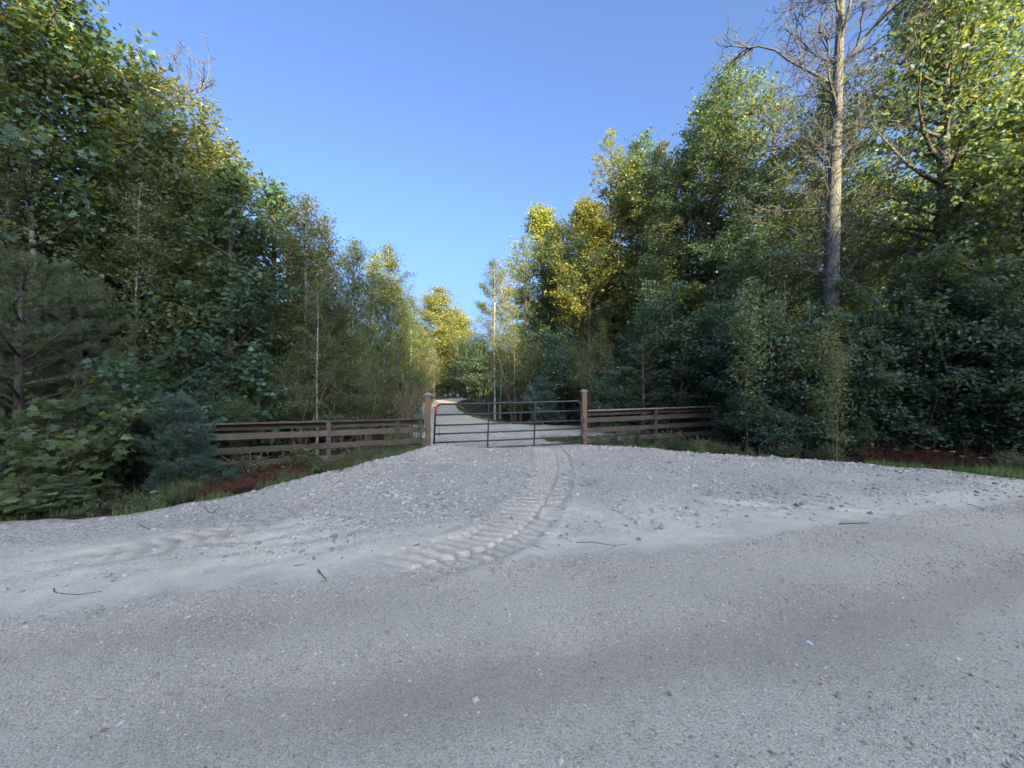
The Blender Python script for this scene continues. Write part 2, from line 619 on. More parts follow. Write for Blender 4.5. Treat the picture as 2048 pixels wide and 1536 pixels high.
M = dict(
    gravel=mat_gravel(), floor=mat_floor(),
    stone=mat_stone('grey_stone', (0.25, 0.23, 0.20), (0.45, 0.415, 0.37), (0.58, 0.55, 0.505)),
    pebble=mat_stone('road_pebble', (0.27, 0.235, 0.19), (0.47, 0.41, 0.325), (0.66, 0.60, 0.52)),
    maple=mat_leaf('maple_leaf', (0.052, 0.112, 0.072), (0.30, 0.36, 0.05), yellow=0.03),
    oak=mat_leaf('oak_leaf', (0.050, 0.106, 0.074), (0.25, 0.31, 0.05), yellow=0.03),
    birch=mat_leaf('birch_leaf', (0.086, 0.128, 0.066), (0.42, 0.41, 0.06), yellow=0.10),
    hazel=mat_leaf('shrub_leaf', (0.052, 0.108, 0.082), (0.22, 0.29, 0.05), yellow=0.03),
    pale=mat_leaf('pale_leaf', (0.104, 0.152, 0.072), (0.34, 0.39, 0.07)),
    gold=mat_leaf('sunlit_yellow_leaf', (0.165, 0.185, 0.050), (0.46, 0.46, 0.06), yellow=0.18, ycol=(0.32, 0.25, 0.05)),  # yellow of low sunlight on the crowns, put into the leaf colour
    needle=mat_leaf('pine_needle', (0.100, 0.148, 0.076), (0.34, 0.34, 0.07), yellow=0.02, tfac=0.25),
    blue_needle=mat_leaf('blue_pine_needle', (0.096, 0.166, 0.132), (0.16, 0.24, 0.13), yellow=0.0, tfac=0.22),
    grass=mat_leaf('grass_blade', (0.135, 0.185, 0.080), (0.30, 0.36, 0.09), yellow=0.12, ycol=(0.30, 0.24, 0.12)),
    fern=mat_leaf('fern_frond', (0.090, 0.160, 0.040), (0.26, 0.33, 0.05), yellow=0.02),
    bracken=mat_leaf('dead_frond', (0.23, 0.128, 0.070), (0.20, 0.11, 0.04), var=0.45, yellow=0.1, ycol=(0.33, 0.20, 0.10), spec=0.15),
    redfern=mat_leaf('red_brown_frond', (0.125, 0.058, 0.042), (0.12, 0.05, 0.03), var=0.45, yellow=0.06, ycol=(0.20, 0.09, 0.05), spec=0.15),
    petal=mat_leaf('white_petal', (0.62, 0.62, 0.56), (0.55, 0.55, 0.48), var=0.1, yellow=0.0),
    bark=mat_bark('grey_brown_bark', (0.040, 0.034, 0.028), (0.12, 0.105, 0.088)),
    bark_dead=mat_bark('dead_grey_bark', (0.055, 0.056, 0.058), (0.150, 0.150, 0.150), (16, 16, 5.0), bd=0.05),
    bark_birch=mat_bark('birch_bark', (0.24, 0.23, 0.205), (0.42, 0.405, 0.37), (3, 3, 6), (0.06, 0.05, 0.045), 0.006),
    bark_twig=mat_bark('twig_bark', (0.09, 0.065, 0.048), (0.19, 0.145, 0.11)),
    fence=mat_wood('weathered_brown_board', (0.052, 0.038, 0.029), (0.098, 0.073, 0.056), (0.155, 0.122, 0.097)),
    post=mat_wood('red_brown_post', (0.10, 0.056, 0.034), (0.185, 0.106, 0.066), (0.26, 0.165, 0.11)),
    railtop=mat_wood('pale_weathered_rail', (0.14, 0.125, 0.11), (0.24, 0.215, 0.19), (0.34, 0.31, 0.28)),
    steel=mat_plain('dark_painted_steel', (0.022, 0.026, 0.034), 0.38, 0.5),
    chain=mat_plain('rusty_chain', (0.06, 0.045, 0.035), 0.5, 0.5, 0.6),
    red=mat_plain('red_plastic', (0.52, 0.02, 0.025), 0.4, 0.5),
    cap=mat_plain('grey_post_cap', (0.24, 0.24, 0.24), 0.42, 0.5, 0.2),
)


# ------------------------------------------------------------------ build the terrain sheets
def seg(a, b, s):
    return np.arange(a, b - 1e-6, s)


def build_terrain():
    xs = np.concatenate([-np.geomspace(14, 500, 26)[::-1], seg(-14, -8, .16)[1:], seg(-8, -4.5, .06), seg(-4.5, -2, .038), seg(-2, 1.7, .024), seg(1.7, 5, .042), seg(5, 11, .075), seg(11, 15, .16), np.geomspace(15, 500, 26)])
    ys = np.concatenate([-np.geomspace(11, 400, 18)[::-1], seg(-11, -1, .8)[1:], seg(-1, 1.2, .12), seg(1.2, 3.2, .045), seg(3.2, 5.5, .022), seg(5.5, 7.4, .028), seg(7.4, 9, .04), seg(9, 13, .06), seg(13, 26, .14), seg(26, 70, .4), np.geomspace(70, 900, 24)])
    nx, ny = len(xs), len(ys)
    X, Y = np.meshgrid(xs, ys)
    x, y = X.ravel(), Y.ravel()
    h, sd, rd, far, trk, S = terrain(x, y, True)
    v = np.stack([x, y, h], 1)
    ii, jj = np.meshgrid(np.arange(nx - 1), np.arange(ny - 1))
    a = (jj * nx + ii).ravel()
    q = np.stack([a, a + 1, a + nx + 1, a + nx], 1)
    c_sd = sd[q].mean(1)
    c_rd = rd[q].mean(1)
    # surface masks
    inroad = sstep(-0.22, 0.24, rd + 0.22 * fbm(x, y, 0.35, 4, 101))
    sandband = sstep(-0.25, 0.15, -rd) * sstep(1.55, 0.55, -rd + 0.7 * fbm(x, y, 1.6, 4, 103))
    sandband = np.maximum(sandband, sstep(-1.2, -2.6, x) * sstep(0.0, 0.05, -rd) * sstep(2.2, 1.4, -rd + 0.5 * fbm(x, y, 0.9, 4, 104)) * 0.85)
    blob = np.exp(-(((x - 1.5) / 1.6) ** 2 + ((y - 5.0) / 0.75) ** 2))
    trsand = 0.35 * trk * sstep(6.0, 4.6, y)
    sand = np.clip(np.maximum.reduce([sandband, 1.1 * blob, trsand]) * (1 - inroad), 0, 1)
    sand *= 0.55 + 0.45 * sstep(-0.5, 0.3, fbm(x, y, 0.35, 3, 105))
    stone = np.clip(1 - inroad, 0, 1)
    rr = rd + 0.10 * fbm(x, y, 2.0, 3, 106)
    streak = np.exp(-((rr - 1.35) / 0.30) ** 2) * sstep(-2.5, -0.5, x) + 0.55 * np.exp(-((rr - 2.05) / 0.16) ** 2) * sstep(0.6, -1.2, x)
    streak = streak + 0.45 * np.exp(-((rr - 0.42) / 0.22) ** 2) * sstep(0.3, -2.0, x)
    dirt_and_shade = inroad * np.clip(streak, 0, 1) * (0.75 + 0.25 * fbm(x * .35, y, 0.8, 3, 107)) * 0.46
    dirt_and_shade = np.maximum(dirt_and_shade, 0.85 * S)  # shade between the tread lugs, put into the ground colour
    dirt_and_shade = np.maximum(dirt_and_shade, sstep(0.22, -0.05, sd) * 0.7 * sstep(-2.0, -3.5, x) * (y < 9))
    obs = []
    for name, msk, mat in (('road', (c_sd > 0) & (c_rd > 0), 'gravel'), ('gravel_driveway', (c_sd > 0) & (c_rd <= 0), 'gravel'), ('ground', c_sd <= 0, 'floor')):
        f = q[msk]
        used, inv = np.unique(f.ravel(), return_inverse=True)
        me = new_mesh(name, v[used], [inv.reshape(-1, 4)], True, [M[mat]])
        if mat == 'gravel':
            for an, arr in (('stone', stone), ('sand', sand), ('dirt_and_shade', dirt_and_shade)):
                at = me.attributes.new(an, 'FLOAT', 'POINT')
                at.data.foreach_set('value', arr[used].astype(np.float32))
        obs.append(tag(link(name, me), kind='structure'))
    return obs


road, driveway, ground = build_terrain()


def gz(x, y):
    return float(terrain(np.array([x]), np.array([y]))[0])


# ------------------------------------------------------------------ loose stones
ICO_V = np.array([(0, .5257, .8507), (0, -.5257, .8507), (0, .5257, -.8507), (0, -.5257, -.8507), (.5257, .8507, 0), (-.5257, .8507, 0), (.5257, -.8507, 0), (-.5257, -.8507, 0), (.8507, 0, .5257), (-.8507, 0, .5257), (.8507, 0, -.5257), (-.8507, 0, -.5257)])
ICO_T = np.array([(0, 1, 8), (0, 8, 4), (0, 4, 5), (0, 5, 9), (0, 9, 1), (1, 9, 7), (1, 7, 6), (1, 6, 8), (8, 6, 10), (8, 10, 4), (4, 10, 2), (4, 2, 5), (5, 2, 11), (5, 11, 9), (9, 11, 7), (7, 11, 3), (7, 3, 6), (6, 3, 10), (10, 3, 2), (2, 3, 11)])
OCT_V = np.array([(1, 0, 0), (-1, 0, 0), (0, 1, 0), (0, -1, 0), (0, 0, 1), (0, 0, -1)], float)
OCT_T = np.array([(0, 2, 4), (2, 1, 4), (1, 3, 4), (3, 0, 4), (2, 0, 5), (1, 2, 5), (3, 1, 5), (0, 3, 5)])


def scatter_stones(rng, x, y, size, tv, tt, jit=0.28, sink=0.15):
    n, k = len(x), len(tv)
    z = terrain(x, y)
    az = rng.uniform(0, 6.283, n)
    asp = np.stack([rng.uniform(.8, 1.35, n), rng.uniform(.6, 1.0, n), rng.uniform(.35, .75, n)], 1)
    v = tv[None] * asp[:, None, :] * (1 + rng.uniform(-jit, jit, (n, k, 1)))
    tl = rng.normal(0, .25, n)
    c, s = np.cos(tl)[:, None], np.sin(tl)[:, None]
    v = np.stack([v[..., 0] * c - v[..., 2] * s, v[..., 1], v[..., 0] * s + v[..., 2] * c], -1)
    c, s = np.cos(az)[:, None], np.sin(az)[:, None]
    v = np.stack([v[..., 0] * c - v[..., 1] * s, v[..., 0] * s + v[..., 1] * c, v[..., 2]], -1) * size[:, None, None]
    v += np.stack([x, y, z + size * sink], 1)[:, None, :]
    t = (tt[None] + (np.arange(n) * k)[:, None, None]).reshape(-1, 3)
    return v.reshape(-1, 3), t


def loose_stones():
    rng = np.random.default_rng(11)
    # crushed stone over the apron and the drive
    n = 420000
    y = rng.uniform(3.0, 15, n)
    x = rng.uniform(-9, 13, n)
    keep = np.abs(x) < 1.45 * y + 1.5
    x, y = x[keep], y[keep]
    sd, rd, far = masks(x, y)
    S, U, dist, tot = track_su(x, y)
    dens = sstep(0.02, 0.12, sd) * sstep(0.15, 0.9, -rd + 0.6 * fbm(x, y, 1.5, 3, 103)) * (0.25 + 0.75 * sstep(-0.25, 0.35, fbm(x, y, 0.9, 3, 131)))
    bank = np.exp(-(((x + 1.9) / 1.5) ** 2 + ((y - 6.0) / 1.2) ** 2)) + np.exp(-((sd - 0.2) / 0.35) ** 2)
    dens = np.clip(dens * (0.22 + 0.9 * bank), 0, 1) * np.where(dist < 0.33, 0.12, 1) * np.clip(10 / y, 0.25, 1)
    dens *= sstep(-4.2, -2.6, x + 0.25 * (y - 5)) * 0.85 + 0.15
    keep = rng.uniform(0, 1, len(x)) < dens
    x, y = x[keep], y[keep]
    size = np.clip(rng.lognormal(math.log(0.0125), 0.5, len(x)), 0.007, 0.05) * np.clip(0.8 + y * 0.03, .9, 1.25)
    big = size > 0.022
    mb = MB()
    v, t = scatter_stones(rng, x[~big], y[~big], size[~big], OCT_V, OCT_T)
    mb.add(v, None, t)
    v, t = scatter_stones(rng, x[big], y[big], size[big], ICO_V, ICO_T)
    mb.add(v, None, t)
    tag(mb.build('crushed_stone', M['stone'], driveway), kind='stuff')
    n1 = len(x)
    # pebbles of the road, thickest along its graded edge and in strips
    n = 520000
    y = rng.uniform(0.9, 7.0, n)
    x = rng.uniform(-6, 9, n)
    keep = np.abs(x) < 1.45 * y + 0.8
    x, y = x[keep], y[keep]
    sd, rd, far = masks(x, y)
    rr = rd + 0.10 * fbm(x, y, 2.0, 3, 106)
    d = sstep(-0.12, 0.02, rd) * (0.16 + 0.75 * np.exp(-((rd - 0.10) / 0.28) ** 2) + 0.35 * np.exp(-((rr - 2.4) / 0.4) ** 2) + 0.25 * np.exp(-((rr - 1.0) / 0.2) ** 2))
    d *= 0.35 + 0.65 * sstep(-0.3, 0.4, fbm(x, y, 0.6, 3, 133))
    keep = rng.uniform(0, 1, len(x)) < d
    x, y = x[keep], y[keep]
    size = np.clip(rng.lognormal(math.log(0.0058), 0.42, len(x)), 0.003, 0.022)
    mb = MB()
    v, t = scatter_stones(rng, x, y, size, OCT_V, OCT_T)
    mb.add(v, None, t)
    tag(mb.build('road_pebbles', M['pebble'], road), kind='stuff')
    print('stones', n1, len(x))
    # single stones that can be told apart
    variants = []
    for k in range(5):
        r2 = np.random.default_rng(200 + k)
        v, t = scatter_stones(r2, np.array([0.0]), np.array([-200.0]), np.array([1.0]), ICO_V, ICO_T, .25, 0)
        v = v - v.mean(0)
        variants.append(new_mesh('stone', v, [t], False, [M['stone']]))
    spots = [(870, 998, 13), (915, 978, 10), (776, 975, 9), (890, 961, 9), (925, 962, 8), (884, 985, 8), (711, 1033, 10), (680, 1040, 9), (716, 1063, 10), (624, 1066, 10), (627, 1057, 8),
             (745, 1017, 9), (820, 1022, 9), (798, 1005, 7), (1117, 1012, 9), (1160, 968, 7), (1228, 905, 9), (1236, 910, 7), (1296, 917, 7), (1325, 906, 6), (1503, 1142, 13), (1300, 1008, 7),
             (1525, 943, 10), (1690, 944, 10), (1760, 952, 11), (1840, 962, 12), (1930, 958, 13), (1990, 968, 13), (1600, 940, 9), (1620, 1284, 14), (1545, 1326, 12), (970, 1335, 9), (1184, 1336, 9), (1676, 1396, 14),
             (1190, 1320, 9), (253, 1217, 12), (227, 1205, 12), (437, 1190, 10), (862, 1002, 8), (845, 1013, 8), (770, 1040, 8), (735, 1045, 9), (700, 1050, 9), (655, 1055, 9), (1046, 1453, 10)]
    rr = random.Random(3)
    for px, py, w in spots:
        p = hit(px, py)
        sz = w / FPX * p[1] * 0.5
        par = road if masks(np.array([p[0]]), np.array([p[1]]))[1][0] > 0 else driveway
        o = link('stone', variants[rr.randrange(5)], par)
        o.location = (p[0], p[1], gz(p[0], p[1]) + sz * 0.15)
        o.scale = (sz, sz * rr.uniform(.8, 1.1), sz * rr.uniform(.8, 1.1))
        o.rotation_euler = (rr.uniform(-.2, .2), rr.uniform(-.2, .2), rr.uniform(0, 6.3))


loose_stones()


# ------------------------------------------------------------------ gate, posts and fences
GL, GR = np.array([-2.2, 10.85]), np.array([2.055, 11.45])      # hinge and latch ends on the ground plane
ZL = [1.256, 0.951, 0.655, 0.415, 0.175, -0.036]
ZR = [1.332, 1.050, 0.758, 0.517, 0.279, 0.090]


def gp(u, z):
    p = GL + (GR - GL) * u
    return np.array([p[0], p[1], z])


def build_gate():
    g = empty('farm_gate', gp(0.5, 0.02), 0, 'dark painted steel tube gate with six rails closed across the gravel drive', 'gate')
    def put(name, mb, mat, parent=g, smooth=True):
        o = mb.build(name, mat, parent, smooth)
        o.data.transform(Matrix.Translation(-Vector(g.location)))
        return o
    L = float(np.linalg.norm(GR - GL))
    rc = 0.17
    shear = 0.055 / L
    pts = []
    # bottom left -> up the left end -> round corner -> top -> round corner -> down the right end
    zl0, zl1, zr0, zr1 = ZL[5] - .02, ZL[0], ZR[5] - .02, ZR[0]
    pts.append(gp(0, zl0))
    pts.append(gp(shear * .6, zl1 - rc - .2))
    for k in range(7):
        a = k / 6 * math.pi / 2
        pts.append(gp(shear + (rc - rc * math.cos(a)) / L, zl1 - rc + rc * math.sin(a)))
    for k in range(1, 6):
        u = k / 6
        pts.append(gp(u, zl1 + (zr1 - zl1) * u - 0.008 * math.sin(u * math.pi)))
    for k in range(7):
        a = k / 6 * math.pi / 2
        pts.append(gp(1 - (rc - rc * math.sin(a)) / L, zr1 - rc + rc * math.cos(a)))
    pts.append(gp(1, zr0))
    m = MB(); m.tube(pts, 0.028, 10, True)
    put('frame', m, M['steel'])
    for k in range(1, 6):
        m = MB()
        q = [gp(u, ZL[k] + (ZR[k] - ZL[k]) * u - 0.006 * math.sin(u * math.pi)) for u in np.linspace(0.004, 0.996, 7)]
        m.tube(q, 0.0235, 8, True)
        put('rail', m, M['steel'])
    for u, du in ((0.352, .05), (0.668, .05)):
        m = MB()
        zt, zb = ZL[0] + (ZR[0] - ZL[0]) * u, ZL[5] + (ZR[5] - ZL[5]) * u
        top, bot = gp(u + du / L * .8, zt), gp(u, zb - .01)
        d = (top - bot) / 2
        lat = np.array([*(GR - GL) / L, 0]) * 0.019
        dep = np.cross(lat, [0, 0, 1]) / 0.019 * 0.0255
        m.box((top + bot) / 2, lat, dep, d)
        put('upright', m, M['steel'], smooth=False)
    for z in (0.30, 1.05):
        m = MB()
        m.tube([gp(0.995, z), gp(1.012, z), gp(1.028, z + .0)], 0.016, 8, True)
        m.tube([gp(1.0, z - .05), gp(1.0, z + .05)], 0.031, 10, True)
        put('hinge', m, M['steel'])
    m = MB()
    c = gp(0.013, 1.115)
    lat = np.array([*(GR - GL) / L, 0])
    dep = np.cross(lat, [0, 0, 1])
    for dz, hz, hx in ((0, .062, .036), (.05, .02, .05), (-.045, .025, .028)):
        m.box(c + np.array([0, 0, dz]) + dep * (.03 + abs(dz) * .06), lat * hx, dep * .012, np.array([0, 0, hz]))
    put('red_latch', m, M['red'], smooth=False)
    # hanging chain with a padlock
    m = MB()
    ch = []
    for k in range(9):
        ch.append(gp(-0.01 + 0.011 * k if k < 4 else 0.034, 0.72 - 0.012 * k if k < 4 else 0.684 - 0.048 * (k - 3)) + dep * 0.035)
    for k in range(8):
        a, b = ch[k], ch[k + 1]
        ax = (b - a) * 0.62
        sd_ = np.cross(ax, dep if k % 2 else lat)
        sd_ = sd_ / (np.linalg.norm(sd_) + 1e-9) * 0.012
        o = (a + b) / 2
        ring = [o + ax * math.cos(t) + sd_ * math.sin(t) for t in np.linspace(0, 2 * math.pi, 9)]
        m.tube(ring, 0.0042, 5)
    put('chain', m, M['chain'])
    m = MB()
    m.box(gp(0.034, 0.415) + dep * 0.035, lat * .022, dep * .010, np.array([0, 0, .026]))
    m.tube([gp(0.034, .44) + dep * .035 + lat * w for w in (-.012,)] + [gp(0.034, .47) + dep * .035, gp(0.034, .44) + dep * .035 + lat * .012], 0.004, 6)
    put('padlock', m, M['chain'], smooth=False)


build_gate()


def post_obj(x, y, z0, z1, w, rz, parent, mat, name='post'):
    m = MB()
    c, s = math.cos(rz), math.sin(rz)
    m.box((0, 0, (z1 - z0) / 2), (c * w / 2, s * w / 2, 0), (-s * w / 2, c * w / 2, 0), (0, 0, (z1 - z0) / 2))
    o = m.build(name, mat, parent, False, 0.008)
    return o


def gate_post(x, y, z1, rz, label):
    z0 = gz(x, y) - 0.25
    e = empty('gate_post', (x, y, z0), 0, label, 'gate post')
    w = 0.145
    post_obj(0, 0, z0, z1 - 0.055, w, rz, e, M['post'])
    m = MB()
    c, s = math.cos(rz), math.sin(rz)
    ux, uy = np.array([c, s, 0]), np.array([-s, c, 0])
    hh = z1 - 0.055 - z0
    m.box((0, 0, hh + .009), ux * .098, uy * .098, (0, 0, .0095))
    b = .092
    v = [ux * i * b + uy * j * b + np.array([0, 0, hh + .0185]) for i, j in ((-1, -1), (1, -1), (1, 1), (-1, 1))] + [np.array([0, 0, hh + .075])]
    m.add(v, None, [(0, 1, 4), (1, 2, 4), (2, 3, 4), (3, 0, 4)])
    m.build('post_cap', M['cap'], e)
    return e


LP, RP = np.array([-2.385, 10.92]), np.array([2.155, 11.52])
gate_post(LP[0], LP[1], 1.565, 0.14, 'red-brown square gate post with grey pyramid cap beside the red latch')
gate_post(RP[0], RP[1], 1.67, 0.14, 'red-brown square gate post with grey pyramid cap at the gate hinge side')


def board_fence(p0, dirv, n_pan, span, zcap, zs, label, back, slope=0.0, cap_mat='railtop'):
    """zs: top heights of the face boards; back: y sign of the far face"""
    d = np.array([*dirv, 0]) / np.linalg.norm(dirv)
    nrm = np.array([-d[1], d[0], 0])
    if nrm[1] > 0:
        nrm = -nrm                                            # towards the road
    rz = math.atan2(d[1], d[0])
    p0 = np.array([*p0, 0.0])
    base = p0 + d * span
    root = empty('board_fence', (base[0], base[1], gz(base[0], base[1]) - 0.05), 0, label, 'fence')
    rng = random.Random(int(p0[0] * 100))
    def put(name, m, mat, bev=0.004):
        # geometry kept in local axes: X along the board, so that the grain runs with it
        return m.build(name, mat, root, False, bev)
    org = np.array(root.location)
    for k in range(1, n_pan + 1):
        b = p0 + d * span * k
        z0 = gz(b[0], b[1]) - 0.2
        o = MB()
        zt = zcap - 0.04 + slope * span * k
        o.box((0, 0, (zt - z0) / 2), (.055, 0, 0), (0, .07, 0), (0, 0, (zt - z0) / 2))
        ob = put('post', o, M['fence'], 0.006)
        ob.location = b + np.array([0, 0, z0]) - org
        ob.rotation_euler = (0, 0, rz + rng.uniform(-.03, .03))
    for k in range(n_pan):
        a = p0 + d * (span * k + (0.085 if k == 0 else 0.004)) 
        b = p0 + d * (span * (k + 1) - 0.004 + (0.06 if k == n_pan - 1 else 0))
        c, L = (a + b) / 2, np.linalg.norm(b - a)
        zz = slope * span * (k + .5)
        ry = -math.atan2(slope, 1.0)
        rows = [(t, +1) for t in zs]
        for t, side in rows:
            o = MB()
            o.box((0, 0, 0), (L / 2, 0, 0), (0, .0125, 0), (0, 0, .07))
            ob = put('board', o, M['fence'])
            aa = a.copy()
            ob.location = c + nrm * (.07 + .014) * side + np.array([0, 0, t - .07 + zz + rng.uniform(-.008, .008)]) - org
            if k == 0 and side > 0:                           # face boards run across the gate post
                ob.scale.x = (L + 0.15) / L
                ob.location = Vector(ob.location) - Vector(d * 0.075)
            ob.rotation_euler = (rng.uniform(-.02, .02), ry + rng.uniform(-.004, .004), rz + (0 if d[0] > 0 else 0))
        o = MB()                                              # top board on the far face
        o.box((0, 0, 0), (L / 2, 0, 0), (0, .0125, 0), (0, 0, .065))
        ob = put('board', o, M['fence'])
        ob.location = c - nrm * (.07 + .014) + np.array([0, 0, zcap - .045 - .068 + zz]) - org
        ob.rotation_euler = (0, ry, rz)
        o = MB()                                              # flat rail along the top
        o.box((0, 0, 0), (L / 2, 0, 0), (0, .085, 0), (0, 0, .018))
        ob = put('top_rail', o, M[cap_mat])
        ob.location = c + np.array([0, 0, zcap - .019 + zz]) - org
        ob.rotation_euler = (rng.uniform(-.02, .02), ry, rz)


board_fence(LP, (-4.03, -2.3), 3, 2.55, 0.86, [0.625, 0.318, 0.010], 'weathered brown board fence left of the gate, half hidden by pine and weeds', 1, 0.010, 'fence')
board_fence(RP, (2.47, 0.90), 2, 2.6, 1.06, [0.835, 0.535, 0.225, -0.07], 'brown board fence with pale top rail right of the gate', 1, 0.012)


# ------------------------------------------------------------------ plants: leaf outlines
def T_DIAMOND():
    return np.array([(0, 0, 0), (.42, .30, .05), (1, 0, -.06), (.42, -.30, .05)]), np.array([(0, 2, 1), (0, 3, 2)])


def T_OVAL():
    return (np.array([(0, 0, 0), (.28, .27, .05), (.68, .25, .04), (1, 0, -.08), (.68, -.25, .04), (.28, -.27, .05)]),
            np.array([(0, 3, 2), (0, 2, 1), (0, 4, 3), (0, 5, 4)]))


def T_MAPLE():
    o = [(0.0, 0.0), (.04, .48), (.36, .28), (.62, .50), (.62, .18), (1.0, 0.0)]
    v = [(.34, 0, 0)] + [(a, b, .10 * b) for a, b in o] + [(a, -b, .10 * b) for a, b in o[1:-1][::-1]]
    n = len(v) - 1
    t = [(0, 1 + k, 1 + (k + 1) % n) for k in range(n)]
    return np.array(v), np.array(t)


def T_OAK():
    o = [(0, .0), (.30, .32), (.42, .12), (.64, .29), (1.0, 0)]
    v = [(.5, 0, -.03)] + [(a, b, .12 * b - .10 * a * a) for a, b in o] + [(a, -b, .12 * b - .10 * a * a) for a, b in o[1:-1][::-1]]
    n = len(v) - 1
    t = [(0, 1 + k, 1 + (k + 1) % n) for k in range(n)]
    return np.array(v), np.array(t)


def norm(a):
    return a / (np.linalg.norm(a, axis=-1, keepdims=True) + 1e-9)


def leaf_faces(rng, pos, dirv, nrm, size, tpl):
    tv, tt = tpl
    d = norm(dirv)
    n = norm(nrm - d * (nrm * d).sum(1, keepdims=True))
    s = np.cross(n, d)
    wd = rng.uniform(.8, 1.15, (len(pos), 1, 1))
    v = pos[:, None] + size[:, None, None] * (tv[None, :, 0:1] * d[:, None] + wd * tv[None, :, 1:2] * s[:, None] + tv[None, :, 2:3] * n[:, None])
    t = (tt[None] + (np.arange(len(pos)) * len(tv))[:, None, None]).reshape(-1, 3)
    return v.reshape(-1, 3), t


